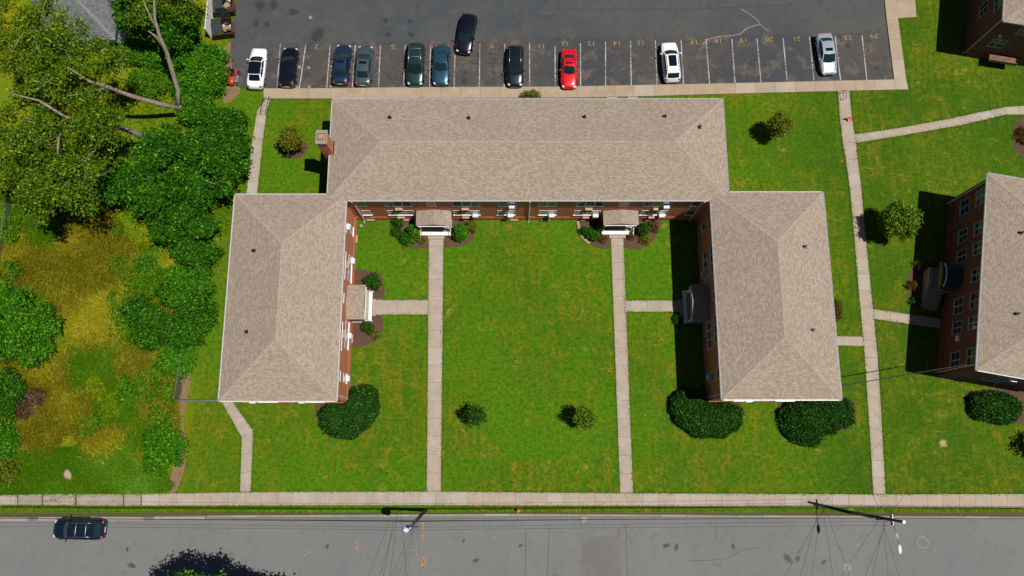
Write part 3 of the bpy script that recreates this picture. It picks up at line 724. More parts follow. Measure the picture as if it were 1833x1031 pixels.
# inner faces of the two wings
xW = -15.72 - OV; xE = 18.82 + OV
for py, n, ac in ((412, 1, None), (481, 3, 2), (600, 3, 1), (677, 1, 0)):
    Y = at(622, py, 2.4).y; window(U, frame_at((xW, Y), (0, 1), (1, 0)), PW*n, wz0, wh, n, ac)
for py, n, ac in ((404, 1, 0), (472, 3, None), (531, 1, None), (600, 3, None), (672, 1, None)):
    Y = at(612, py, 5.2).y; window(U, frame_at((xW, Y), (0, 1), (1, 0)), PW*n, uz0, wh, n, ac, so_=.05)
for py, z in ((474, 3.9), (598, 3.9)): sleeve(U, frame_at((xW, at(614, py, 3.9).y), (0, 1), (1, 0)), z)
for py in (427, 606): 
    F = frame_at((xW+.05, at(633, py, .5).y), (0, 1), (1, 0)); b = MB(F); b.box(-.42, .42, 0, .16, .3, .38)
    o = b.build('basement_sill', MT['beige'], U); MB(F).box(-.38, .38, -.03, .015, .38, .8).build('pane', MT['glass'], o)
for py, n, ac in ((407, 1, None), (474, 3, 0), (600, 3, None), (675, 1, 0)):
    Y = at(1268, py, 2.4).y; window(U, frame_at((xE, Y), (0, 1), (-1, 0)), PW*n, wz0, wh, n, ac)
for py, n, ac in ((400, 1, None), (462, 3, None), (528, 1, None), (588, 3, None), (668, 1, None)):
    Y = at(1278, py, 5.2).y; window(U, frame_at((xE, Y), (0, 1), (-1, 0)), PW*n, uz0, wh, n, ac, so_=.05)
# south ends, west flank, east flank
for X in (-23.4, -18.9): window(U, frame_at((X, 5.08+OV), (1, 0), (0, -1)), PW*2, uz0, wh, 2, 0); window(U, frame_at((X, 5.08+OV), (1, 0), (0, -1)), PW*2, wz0, wh, 2, None)
for X in (22.2, 26.2): window(U, frame_at((X, 5.2+OV), (1, 0), (0, -1)), PW*2, uz0, wh, 2, 0 if X < 23 else None); window(U, frame_at((X, 5.2+OV), (1, 0), (0, -1)), PW*2, wz0, wh, 2, None)
# porches
portico(U, frame_at((-7.77, yS), (1, 0), (0, -1)), 3.5, 1.55)
portico(U, frame_at((10.8, yS), (1, 0), (0, -1)), 3.5, 1.45)
portico(U, frame_at((xW, 14.85), (0, 1), (1, 0)), 3.42, 1.75)
portico(U, frame_at((xE, 14.85), (0, 1), (-1, 0)), 3.5, 1.7)
# downspouts
spout(U, frame_at((-15.2, yS), (1, 0), (0, -1)), 0, EAVE-.1)
spout(U, frame_at((1.72, yS), (1, 0), (0, -1)), 0, EAVE-.1)
spout(U, frame_at((18.3, yS), (1, 0), (0, -1)), 0, EAVE-.1)
spout(U, frame_at((xW, 5.7), (0, 1), (1, 0)), 0, EAVE-.1)
spout(U, frame_at((xE, 5.8), (0, 1), (-1, 0)), 0, EAVE-.1)
MB().box(-15.62, -15.3, 23.2, 23.5, 0, .35).build('meter_box', MT['steel'], U)

# ---- the brick block to the east, turned ten degrees
ROT = R(-10.42)
def block(name, label, corner, sx, sy, z, cx, cy):
    """corner: world xy of one eave corner; the block is sx (east) by sy (north, signed) from it"""
    M = Matrix.Translation((corner[0], corner[1], 0)) @ Matrix.Rotation(ROT, 4, 'Z')
    b = empty(name, M @ Vector((sx/2, sy/2, 0)), ROT, label, 'building')
    x0, x1 = 0, sx; y0, y1 = min(0, sy), max(0, sy)
    ro = hip_roof(b, M, x0, x1, y0, y1, z)
    MB(M).box(x0+OV, x1-OV, y0+OV, y1-OV, 0, z-.17).build('wall', MT['brick_dark'], b)
    MB(M).box(x0+OV-.05, x1-OV+.05, y0+OV-.05, y1-OV+.05, 0, 1.0).build('water_table', MT['brick_dark'], b)
    for a, c, o in (((x0, y0), (x0, y1), (-1, 0)), ((x0, y1), (x1, y1), (0, 1)), ((x0, y0), (x1, y0), (0, -1)), ((x1, y0), (x1, y1), (1, 0))):
        A, C = M @ Vector((a[0], a[1], 0)), M @ Vector((c[0], c[1], 0)); oo = M.to_3x3() @ Vector((o[0], o[1], 0))
        gutter(b, A, C, z, oo)
    return b, M, ro
E2 = 7.2
nw = at(1768, 310, E2)
east, ME, roE = block('apartment_building', 'dark brick apartment block turned aslant, round canopy over its entrance stairs, beside the long walk', (nw.x, nw.y), 11, -18.97, E2, 0, 0)
def wallf(M, x, y, tx, ox):
    p = M @ Vector((x, y, 0)); t = M.to_3x3() @ Vector((tx[0], tx[1], 0)); o = M.to_3x3() @ Vector((ox[0], ox[1], 0)); return frame_at(p, t, o)
MEi = ME.inverted()
def along(px, py, h):
    p = MEi @ at(px, py, h); return p.y
for px, py, n in ((1729, 370, 2), (1728, 422, 1.6), (1726, 459, 1.6), (1720, 548, 2), (1718, 587, 1.6), (1711, 645, 2)):
    window_g(east, wallf(ME, OV, along(px, py, 3.2), (0, 1), (-1, 0)), .8*n, 2.4, 1.5, 2)
for px, py, n in ((1758, 352, 2), (1756, 408, 1.6), (1755, 445, 1.6), (1752, 492, 1.6), (1748, 538, 2), (1747, 578, 1.6), (1741, 638, 2)):
    window_g(east, wallf(ME, OV, along(px, py, 5.9), (0, 1), (-1, 0)), .8*n, 5.15, 1.5, 2)
Fv = wallf(ME, OV, along(1729, 608, 3.6), (0, 1), (-1, 0)); MB(Fv).box(-.25, .25, 0, .22, 3.3, 3.8).build('vent_hood', MT['white_metal'], east)
window_g(east, wallf(ME, 4.0, -18.97+OV, (1, 0), (0, -1)), 1.6, 5.15, 1.5, 2, 1)
window_g(east, wallf(ME, 4.0, -18.97+OV, (1, 0), (0, -1)), 1.6, 2.4, 1.5, 2, None)
spout(east, wallf(ME, OV, -.6, (0, 1), (-1, 0)), 0, E2-.1); spout(east, wallf(ME, OV, -18.97+.6, (0, 1), (-1, 0)), 0, E2-.1)
for px, py in ((1820, 562), (1828, 417)):
    h = 8.
    for it in range(6): p = at(px, py, h); q = MEi @ p; h = roof_h(q.x, q.y, 0, 11, -18.97, 0, E2)
    vent(east, roE, p)
# canopy, landing and stairs
yc = along(1712, 496, 2.9); Fc = wallf(ME, OV, yc, (0, 1), (-1, 0))
cn = MB(Fc)
cn.grid(lambda u, v: (1.35*math.cos(math.pi*(1-u)), 1.7*v, 2.6+1.0*math.sin(math.pi*u)*(1-.55*v*v)), 16, 6)
cn.grid(lambda u, v: (1.33*math.cos(math.pi*u), 1.66*v, 2.58+.98*math.sin(math.pi*u)*(1-.55*v*v)), 16, 6)
can = cn.build('canopy', MT['dark_cloth'], east, smooth=True)
vl = MB(Fc); vl.grid(lambda u, v: (1.36*math.cos(math.pi*(1-u)), 1.71+.02*v, 2.3+.3*(1-v)*0+ (1-v)*.0 + v*(.3+.45*math.sin(math.pi*u))), 16, 2)
vl.build('valance', MT['olive_cloth'], can)
hb = MB(Fc); hb.tube([(1.2*math.cos(math.pi*(1-k/12)), 1.5, 2.75+.66*math.sin(math.pi*k/12)) for k in range(13)], .05, 6); hb.build('canopy_hoop', MT['white'], can)
st = MB(Fc); st.box(-1.1, 1.1, 0, 2.1, 0, 1.3); st.build('landing', MT['concrete'], east)
sp = MB(Fc)
for k in range(6): sp.box(-1.1-.3*(k+1), -1.1-.3*k-.002, .5, 2.1, 0, 1.3-.21*(k+1))
sp.build('stair', MT['concrete'], east)
rl = MB(Fc)
for y in (.5, 2.1):
    rl.tube([(-1.1, y, 2.2), (-2.9, y, .95)], .03, 6); rl.tube([(-1.1, y, 1.3), (-1.1, y, 2.2)], .03, 6); rl.tube([(-2.9, y, 0), (-2.9, y, .95)], .03, 6)
rl.tube([(-1.1, 2.1, 2.2), (1.1, 2.1, 2.2)], .03, 6)
rl.build('handrail', MT['dark_metal'], east)
MB(Fc).box(-.5, .5, -.02, .06, 1.3, 3.4).build('door', MT['door'], east)
# ---- the block at the north-east
sw = at(1796, 37, E2)
ne, MN, roN = block('apartment_building', 'dark brick apartment block beyond the lot end, only its corner seen over black shade', (sw.x, sw.y), 11, 19, E2, 0, 0)
MNi = MN.inverted()
for y, z in ((3.0, 5.15), (4.0, 2.4), (8, 5.15), (8.6, 2.4)): window_g(ne, wallf(MN, OV, y, (0, 1), (-1, 0)), 1.4, z, 1.4, 2)
for x, z in ((3.2, 5.15), (1.9, 2.4), (6.5, 2.4), (7, 5.15)): window_g(ne, wallf(MN, x, OV, (1, 0), (0, -1)), 1.5, z, 1.4, 2)
spout(ne, wallf(MN, OV, .5, (0, 1), (-1, 0)), 0, E2-.1)
Fl = wallf(MN, 3.4, OV, (1, 0), (0, -1)); bb = MB(Fl); bb.box(-1.2, 1.6, 0, 1.0, 1.1, 1.2); bb.box(-1.2, 1.6, .94, 1.0, 1.2, 1.5); bb.build('balcony', MT['brown_wood'], ne)
p = wallf(MN, 1.3, OV, (1, 0), (0, -1)); MB(p).box(-.1, .1, 0, .25, 4.4, 4.6).build('wall_lamp', MT['white'], ne)

# ---- the house behind the trees
se = at(205, 69, 3.1)
hs = empty('house', (se.x-5, se.y+6, 0), 0, 'small house with grey hipped shingle roof among the trees', 'house')
hx0, hx1, hy0, hy1 = se.x-9.2, se.x, se.y, se.y+13
hr = hip_roof(hs, Id, hx0, hx1, hy0, hy1, 3.1, MT['shingle_grey'], .42)
MB().box(hx0+.35, hx1-.35, hy0+.35, hy1-.35, 0, 2.93).build('wall', MT['white'], hs)
gutter(hs, (hx1, hy0), (hx1, hy1), 3.1, (1, 0)).data.materials[0] = MT['house_teal']
gutter(hs, (hx0, hy0), (hx1, hy0), 3.1, (0, -1))
for y in (2.2, 4.6): window(hs, frame_at((hx1-.35, hy0+y), (0, 1), (1, 0)), 1.0, 1.0, 1.3, 1)
for x in (2.5, 6.5): window(hs, frame_at((hx0+x, hy0+.35), (1, 0), (0, -1)), 1.4, 1.0, 1.3, 2)
MB().box(hx0+.28, hx1-.28, hy0+.28, hy1-.28, 0, .4).build('foundation', MT['kerb'], hs)

# ------------------------------------------------------------------ vegetation
RNG = np.random.default_rng(11)
def leaf_quads(C, Nn, size, aspect=.55):
    n = len(C); Nn = Nn/np.linalg.norm(Nn, axis=1, keepdims=True)
    t = RNG.normal(size=(n, 3)); t -= (t*Nn).sum(1, keepdims=True)*Nn; t /= np.linalg.norm(t, axis=1, keepdims=True)
    b = np.cross(Nn, t); s = size[:, None]
    V = np.stack([C-t*s, C+b*s*aspect, C+t*s, C-b*s*aspect], 1).reshape(-1, 3)
    return V, np.arange(4*n).reshape(-1, 4)
def lump(D, ph):
    return 1 + .13*np.sin(D[:, 0]*4.1+ph) + .11*np.sin(D[:, 1]*5.3+ph*1.7) + .09*np.sin(D[:, 2]*6.1+ph*2.3) + .07*np.sin((D[:, 0]+D[:, 1])*9+ph)
def foliage(clumps, dens, size, spread=.22, per=7, inner=.55, low=-.35, droop=.5, lumpy=1.):
    """clumps: (centre, radii). Twigs spread through each clump's outer volume, a spray of leaves on each."""
    Cs, Ns = [], []
    for c, r in clumps:
        r = np.array(r if not np.isscalar(r) else (r, r, r), float); c = np.array(c, float)
        area = 4*np.pi*(((r[0]*r[1])**1.6+(r[0]*r[2])**1.6+(r[1]*r[2])**1.6)/3)**(1/1.6)
        nt = max(6, int(area*dens/per))
        D = RNG.normal(size=(nt*2, 3)); D /= np.linalg.norm(D, axis=1, keepdims=True); D = D[D[:, 2] > low][:nt]
        rad = (inner + (1-inner)*RNG.random(len(D))**.6)*(1+(lump(D, c[0]*3+c[1])-1)*lumpy)
        P = c + D*r*rad[:, None]
        P = np.repeat(P, per, 0) + RNG.normal(size=(len(D)*per, 3))*spread*np.array((1, 1, .6))
        Dn = np.repeat(D, per, 0)
        Cs.append(P); Ns.append(Dn*.6 + np.array((0, 0, droop*.6)) + RNG.normal(size=P.shape)*.62)
    C = np.concatenate(Cs); Nn = np.concatenate(Ns)
    k = C[:, 2] > .03; C, Nn = C[k], Nn[k]
    sz = size*RNG.uniform(.65, 1.35, len(C))
    return leaf_quads(C, Nn, sz)
def lobe_mesh(mb, c, r, k=.72):
    mb.ball((c[0], c[1], c[2]), tuple(x*k for x in r), 12, 7); return mb
def shrub(name, label, px, py, rpx, h, mat, cat='shrub', ry=None, lobes=None, dens=150, size=.085, group=None, spread=.1, hp=None, stems=True, sink=.0, lumpy=1.):
    """px,py: survey point of its middle; rpx radius in photo pixels (about 17.5 px a metre)"""
    c = at(px, py, h*.5 if hp is None else hp); rx = rpx/17.8; ryy = (ry or rpx)/17.8
    root = empty(name, (c.x, c.y, 0), 0, label, cat, group)
    cl = [((c.x+a*rx, c.y+b*ryy, h*zz), (rx*s, ryy*s, h*.5*s2)) for a, b, zz, s, s2 in (lobes or [(0, 0, .5, 1, 1)])]
    V, F = foliage(cl, dens, size, spread=spread, lumpy=lumpy)
    link('foliage', np_mesh('foliage', V, F), mat, root)
    if stems:
        m = MB(); rr = random.Random(int(px*7+py))
        for a, b in cl:
            for k in range(5):
                an = rr.uniform(0, 6.28); q = rr.uniform(.3, .75)
                m.tube([(c.x+rr.uniform(-.1, .1), c.y+rr.uniform(-.1, .1), 0), (a[0]+math.cos(an)*b[0]*q*.5, a[1]+math.sin(an)*b[1]*q*.5, a[2]*.7), (a[0]+math.cos(an)*b[0]*q, a[1]+math.sin(an)*b[1]*q, a[2]+b[2]*.4)], [.05, .035, .015], 5)
        m.build('stem', MT['bark'], root)
    return root
L3 = [(-.25, .1, .48, .72, .9), (.3, -.15, .5, .7, 1.0), (.05, .3, .45, .68, .85)]
L5 = [(-.4, .1, .5, .6, .95), (.4, -.1, .48, .6, .9), (0, .42, .5, .58, .9), (.05, -.4, .45, .6, .85), (0, 0, .55, .7, 1.0)]
L7 = [(-.55, .2, .5, .45, .9), (.5, .25, .5, .48, 1.0), (-.1, .55, .48, .45, .9), (.2, -.55, .45, .46, .85), (-.45, -.4, .5, .44, .95), (0, 0, .55, .55, 1.05), (.55, -.25, .45, .42, .9)]
# clipped hedges at the corners of the wings
def hedge(label, pts, h, group=None):
    P = [at(x, y, h*.55) for x, y, r in pts]; rs = [r/17.8 for x, y, r in pts]
    root = empty('hedge', (P[0].x, P[0].y, 0), 0, label, 'hedge', group)
    cl = [((p.x, p.y, h*.42), (r, r, h*.62)) for p, r in zip(P, rs)]
    V, F = foliage(cl, 300, .095, spread=.09, per=4, inner=.8, droop=.2, lumpy=.55, low=-.5)
    link('foliage', np_mesh('foliage', V, F), LF['hedge'], root)
    m = MB()
    for (a, b), r in zip(cl, rs):
        rr = random.Random(int(a[0]*10))
        for k in range(14):
            an = rr.uniform(0, 6.28); q = rr.uniform(.2, .8)*r
            m.tube([(a[0]+math.cos(an)*q*.5, a[1]+math.sin(an)*q*.5, 0), (a[0]+math.cos(an)*q, a[1]+math.sin(an)*q, h*.8)], [.03, .015], 5)
    m.build('stem', MT['bark'], root)
hedge('dense dark kidney shaped hedge wrapped round the sunlit brick corner', [(595, 747, 25), (606, 752, 28), (618, 754, 29), (629, 749, 30), (638, 740, 30), (645, 729, 29), (650, 718, 27)], 1.5)
hedge('dense dark hedge curling out of the shaded brick corner', [(1230, 720, 25), (1234, 732, 28), (1242, 743, 30), (1256, 749, 30), (1270, 751, 30), (1285, 750, 29), (1300, 747, 27)], 1.5)
hedge('two lobed dark hedge against the shorter end wall', [(1442, 752, 40), (1448, 745, 39), (1472, 743, 31), (1486, 741, 30), (1500, 738, 27)], 1.6)
hedge('oval dark hedge below the aslant brick block', [(1768, 727, 26), (1788, 730, 27), (1800, 730, 26)], 1.4)
# shrubs round the porches
SH = [
 ('leaf', 'loose green shrub tucked against the wall beside the west porch', 712, 397, 11, 1.2, 'shrub', None), ('leaf', 'low spreading green shrub at the lawn edge of the west porch bed', 709, 416, 10, .8, 'shrub', None),
 ('leaf', 'round clipped dark shrub in front of the west porch bed', 727, 428, 14, 1.2, 'dark', None), ('leaf', 'small yellow green shrub between west porch walk and clipped shrub', 753, 428, 9, .8, 'yellow', None),
 ('leaf', 'yellow green open shrub outside the egg shaped evergreen', 843, 406, 11, 1.2, 'yellow', None), ('leaf', 'dense green shrub behind the pale edging stones', 1060, 420, 13, 1.2, 'dark', None),
 ('leaf', 'sparse small shrub touching the pale edging stones', 1046, 414, 9, .9, 'shrub', None), ('leaf', 'bronze leaved shrub left of the east courtyard walk', 1076, 427, 10, .7, 'bronze', None),
 ('leaf', 'bronze leaved shrub on the lawn side of the east porch bed', 1168, 405, 11, .9, 'bronze', None), ('leaf', 'bright yellow green shrub at the round end of the east porch bed', 1155, 428, 10, .9, 'yellow', None),
 ('leaf', 'thin bronze shrub right of the east courtyard walk', 1130, 421, 9, .7, 'bronze', None), ('leaf', 'round clipped shrub above the side porch path', 667, 505, 17, 1.3, 'shrub', None),
 ('leaf', 'green shrub below the side porch landing', 657, 587, 12, 1.0, 'shrub', None), ('leaf', 'bronze and yellow shrub at the outer end of the side porch bed', 671, 599, 10, .7, 'yellow', None),
 ('leaf', 'yellow green shrub squeezed between parking walk and roof edge', 951, 172, 20, 1.4, 'yellow', 12), ('leaf', 'brown shrub half hidden under the east eave', 1497, 556, 13, 1.0, 'bronze', 22),
 ('leaf', 'small shrub in black shade beside the shaded porch', 1213, 572, 9, .9, 'shrub', None), ('leaf', 'sparse plant in the shaded bed by the entrance stairs', 1650, 476, 10, .9, 'yellow', None),
 ('leaf', 'bronze plant on the mulch edge by the entrance stairs', 1634, 512, 10, .7, 'bronze', None), ('leaf', 'small plant where the stair bed meets the path', 1638, 540, 8, .6, 'shrub', None),
 ('leaf', 'brown shrub in the bed at the far east edge of the lawn', 1832, 244, 12, .8, 'bronze', 22),
]
for k, lab, px, py, r, h, mt, ry in SH:
    shrub('shrub', lab, px, py, r, h, LF[mt], ry=ry, lobes=L3, dens=130 if mt in ('dark', 'shrub') else 85, size=.08, spread=.09)
for lab, px, py, r, h in (('egg shaped clipped evergreen left of the west porch', 741, 412, 12, 2.1), ('large egg shaped clipped evergreen right of the west porch', 824, 415, 15, 2.3),
                          ('narrow clipped evergreen left of the east porch', 1075, 405, 9, 2.1), ('leaning clipped evergreen right of the east porch', 1151, 410, 11, 2.1)):
    shrub('evergreen_shrub', lab, px, py, r, h, LF['vine' if 'west' in lab else 'shrub'], lobes=[(0, 0, .42, 1, .84), (0, 0, .66, .72, .7)], dens=330, size=.07, spread=.05, lumpy=.3)

def tree(name, label, limbs, clumps, mat, dens=60, size=.16, spread=.3, bark='bark', twigs=None, group=None, per=8, inner=.35, low=-.6):
    """limbs: list of (points, radii); clumps: crown masses"""
    b = limbs[0][0][0]; root = empty(name, (b[0], b[1], 0), 0, label, 'tree', group)
    m = MB()
    for pts, rs in limbs: m.tube(pts, rs, 9)
    tk = m.build('trunk', MT[bark], root, smooth=True)
    if twigs:
        for pts, r in twigs: MB().tube(pts, [r*(1-.75*i/(len(pts)-1)) for i in range(len(pts))], 6).build('branch', MT['bark_pale'], tk, True)
    V, F = foliage(clumps, dens, size, spread=spread, per=per, inner=inner, low=low)
    link('crown', np_mesh('crown', V, F), mat, root)
    return root
def P3(px, py, h): return tuple(at(px, py, h))
# small garden trees
def small_tree(label, px, py, rpx, h, mat, dens=60, base=None, size=.11, lob=L5, flat=.3):
    c = at(px, py, h*.62); r = rpx/18.; bx = at(*base) if base else c
    cl = [((c.x+a*r, c.y+b*r, h*.62+(z-.5)*h*.3), (r*s, r*s, h*flat*s2)) for a, b, z, s, s2 in lob]
    limbs = [([(bx.x, bx.y, 0), (bx.x*.6+c.x*.4, bx.y*.6+c.y*.4, h*.3), (c.x, c.y, h*.7)], [.09, .07, .03])]
    for k in range(5):
        an = k*1.3; limbs.append(([(bx.x*.6+c.x*.4, bx.y*.6+c.y*.4, h*.3), (c.x+math.cos(an)*r*.4, c.y+math.sin(an)*r*.4, h*.6), (c.x+math.cos(an)*r*.8, c.y+math.sin(an)*r*.8, h*.75)], [.05, .03, .012]))
    return tree('young_tree', label, limbs, cl, mat, dens=dens, size=size, spread=.14, inner=.5)
small_tree('small round bronze green tree standing alone on the lawn behind the east wing', 1396, 224, 21, 4.3, LF['yellow'], 110)
small_tree('round leafy tree beside the long walk, darker lawn shade on its west', 1610, 395, 33, 4.7, LF['olive'], 110, size=.12, lob=L7)
small_tree('yellow leaved little tree in a mulch ring by the chimney', 520, 249, 24, 3.9, LF['yellow'], 55, size=.12)
small_tree('thin sparse sapling on the courtyard lawn by the west walk', 853, 744, 18, 4.5, LF['shrub'], 60, size=.1, flat=.18)
small_tree('fuller sapling with straw around its foot on the courtyard lawn', 1046, 748, 20, 4.5, LF['olive'], 66, size=.1, flat=.18)

# the big trees of the overgrown plot
rt = random.Random(3)
def ragged(px, py, h, rx, ry, rz, n, sub, seed):
    """a crown as a crowd of small leaf masses inside a big ellipsoid"""
    rr = random.Random(seed); out = []; c = at(px, py, h); rx /= 18.; ry /= 18.
    for k in range(n):
        while True:
            a, b, z = rr.uniform(-1, 1), rr.uniform(-1, 1), rr.uniform(-1, 1)
            if a*a+b*b+z*z < 1: break
        s = sub*rr.uniform(.6, 1.25)
        out.append(((c.x+a*rx, c.y+b*ry, max(s*.6, c.z+z*rz)), (s, s, s*.6)))
    return out
def pale_twigs(cl, n, seed, L=1.6, up=.5):
    rr = random.Random(seed); tw = []
    for k in range(n):
        c, r = rr.choice(cl); an = rr.uniform(0, 6.28)
        p = Vector((c[0], c[1], c[2]+r[2]*.8)); d = Vector((math.cos(an), math.sin(an), rr.uniform(-.1, .3)))
        pts = [p]
        for j in range(3):
            d = (d + Vector((rr.uniform(-.5, .5), rr.uniform(-.5, .5), rr.uniform(-.1, .2)))).normalized(); p = p + d*L*rr.uniform(.25, .5); pts.append(p)
        tw.append((pts, rr.uniform(.018, .036)))
    return tw
c1 = ragged(130, 100, 10.5, 95, 60, 1.6, 34, .75, 1) + ragged(240, 5, 8, 44, 40, 1.4, 11, .8, 2) + ragged(312, 8, 7.5, 34, 38, 1.2, 9, .7, 3) + ragged(280, -70, 11, 70, 50, 1.5, 14, .9, 5)
tree('leaning_tree', 'tall grey barked tree with a forked bare trunk leaning over the green thicket',
     [([P3(340, 213, 0), P3(330, 203, 1.0), P3(318, 188, 2.2)], [.4, .34, .3]),
      ([P3(322, 194, 1.9), P3(285, 186, 3.6), P3(255, 178, 5.2), P3(227, 169, 6.6), P3(195, 156, 8.2), P3(161, 146, 9.6), P3(120, 120, 11)], [.27, .25, .23, .21, .17, .12, .05]),
      ([P3(320, 191, 2.0), P3(318, 160, 3.4), P3(306, 120, 5.2), P3(298, 92, 6.6), P3(286, 66, 8), P3(277, 33, 9.4), P3(276, -5, 10.8), P3(280, -50, 12)], [.26, .24, .22, .2, .17, .14, .1, .05]),
      ([P3(298, 92, 6.6), P3(280, 66, 8.0), P3(266, 56, 9)], [.15, .12, .06]), ([P3(284, 58, 8.2), P3(268, 28, 9.6), P3(256, 0, 10.6)], [.12, .08, .04]),
      ([P3(195, 156, 8.2), P3(160, 165, 9), P3(120, 172, 9.8)], [.12, .08, .03])],
     c1, LF['olive'], dens=46, size=.14, spread=.32, twigs=pale_twigs(c1, 14, 4))
c2 = ragged(80, 245, 10, 120, 105, 2.2, 85, .8, 7) + ragged(95, 345, 9.2, 75, 50, 1.6, 30, .72, 8)
tree('spreading_tree', 'broad spreading tree with olive leaves and pale bare twigs over the meadow',
     [([P3(278, 260, 0), P3(258, 248, 2.2), P3(240, 237, 4.2), P3(205, 225, 6.2), P3(150, 225, 8.2), P3(100, 240, 9.8), P3(60, 255, 10.8)], [.36, .32, .29, .24, .19, .13, .06]),
      ([P3(150, 225, 8.2), P3(110, 205, 10), P3(70, 180, 11.6), P3(10, 165, 12.4)], [.17, .13, .1, .04]), ([P3(205, 225, 6.2), P3(150, 290, 8.4), P3(105, 345, 9.6)], [.18, .12, .04]),
      ([P3(110, 230, 9.6), P3(105, 250, 11.4), P3(103, 272, 12.6)], [.11, .1, .05])],
     c2, LF['olive'], dens=44, size=.14, spread=.34, twigs=pale_twigs(c2, 24, 6, 1.6))
c3 = ragged(45, 60, 9.5, 95, 85, 1.8, 58, .78, 12)
tree('spreading_tree', 'yellow green tree with forked pale limbs shading the grey roofed house',
     [([P3(75, 150, 0), P3(74, 130, 3), P3(76, 100, 6.5), P3(62, 82, 8.2), P3(50, 78, 9.2), P3(22, 72, 10.2)], [.3, .26, .2, .14, .1, .04]), ([P3(76, 100, 6.5), P3(60, 70, 8.6), P3(42, 52, 10)], [.14, .1, .04]),
      ([P3(54, 79, 9), P3(70, 65, 10), P3(84, 52, 10.8)], [.09, .06, .03])],
     c3, LF['lime'], dens=34, size=.14, spread=.34, twigs=pale_twigs(c3, 13, 9, 1.6))
c4 = ragged(322, 305, 4.6, 108, 88, 1.8, 95, .72, 21) + ragged(395, 275, 4.2, 45, 50, 1.4, 24, .68, 22) + ragged(325, 395, 3.4, 62, 36, 1.4, 26, .62, 23) + ragged(225, 330, 4.0, 50, 34, 1.4, 16, .62, 24)
tree('dense_tree', 'dense dark green tree pressing against the back lawn path',
     [([P3(322, 318, 0), P3(322, 312, 2), P3(320, 305, 4)], [.28, .22, .12])] + [([P3(322, 312, 1.6), P3(322+dx*.5, 308+dy*.5, 3.2), P3(322+dx, 305+dy, 4.6)], [.15, .1, .04]) for dx, dy in ((70, -30), (-70, 20), (30, 70), (-40, -60), (85, 30), (-90, 30))],
     c4, LF['dark'], dens=70, size=.17, spread=.3)
c5 = ragged(250, 28, 5.5, 45, 36, 1.6, 24, .7, 31) + ragged(318, 44, 5.0, 34, 40, 1.5, 20, .7, 32)
tree('dense_tree', 'shady tree filling the gap between house and parking lot',
     [([P3(300, 62, 0), P3(298, 52, 3), P3(295, 42, 5)], [.22, .18, .08]), ([P3(298, 54, 2.5), P3(270, 40, 4.2), P3(250, 30, 5.5)], [.13, .09, .04]), ([P3(298, 54, 2.5), P3(325, 50, 4.2), P3(345, 45, 5.2)], [.13, .09, .04])],
     c5, LF['dark'], dens=62, size=.16, spread=.3)
# street tree south of the road: mostly its shadow and top leaves reach the view
c6 = ragged(368, 1122, 8.2, 138, 62, 1.4, 85, .8, 41)
tb = at(415, 1085)
tree('street_tree', 'dark street tree on the far verge throwing leafy shade on the road', [([(tb.x, tb.y, 0), (tb.x, tb.y, 3.5), (tb.x-.3, tb.y, 7)], [.3, .25, .12])] +
     [([(tb.x, tb.y, 3), (tb.x+dx*.5, tb.y+dy*.5, 5), (tb.x+dx, tb.y+dy, 7)], [.15, .1, .04]) for dx, dy in ((3.5, 1), (-3.5, .5), (0, -2), (2, 2), (-2, 2))], c6, LF['dark'], dens=72, size=.17, spread=.3)
c7 = [(tuple(at(1872+dx, 802+dy, 1.6+dz)), (.8, .8, .5)) for dx, dy, dz in ((0, 0, 1), (-8, -12, 0), (-6, 12, -.3), (14, 0, 0), (10, 18, -.5), (8, -16, -.4))]
pb = at(1874, 802)
tree('young_tree', 'dark spiky young tree at the east edge of the front lawn', [([(pb.x, pb.y, 0), (pb.x, pb.y, 3)], [.1, .03])], c7, LF['dark'], dens=60, size=.13, spread=.16)
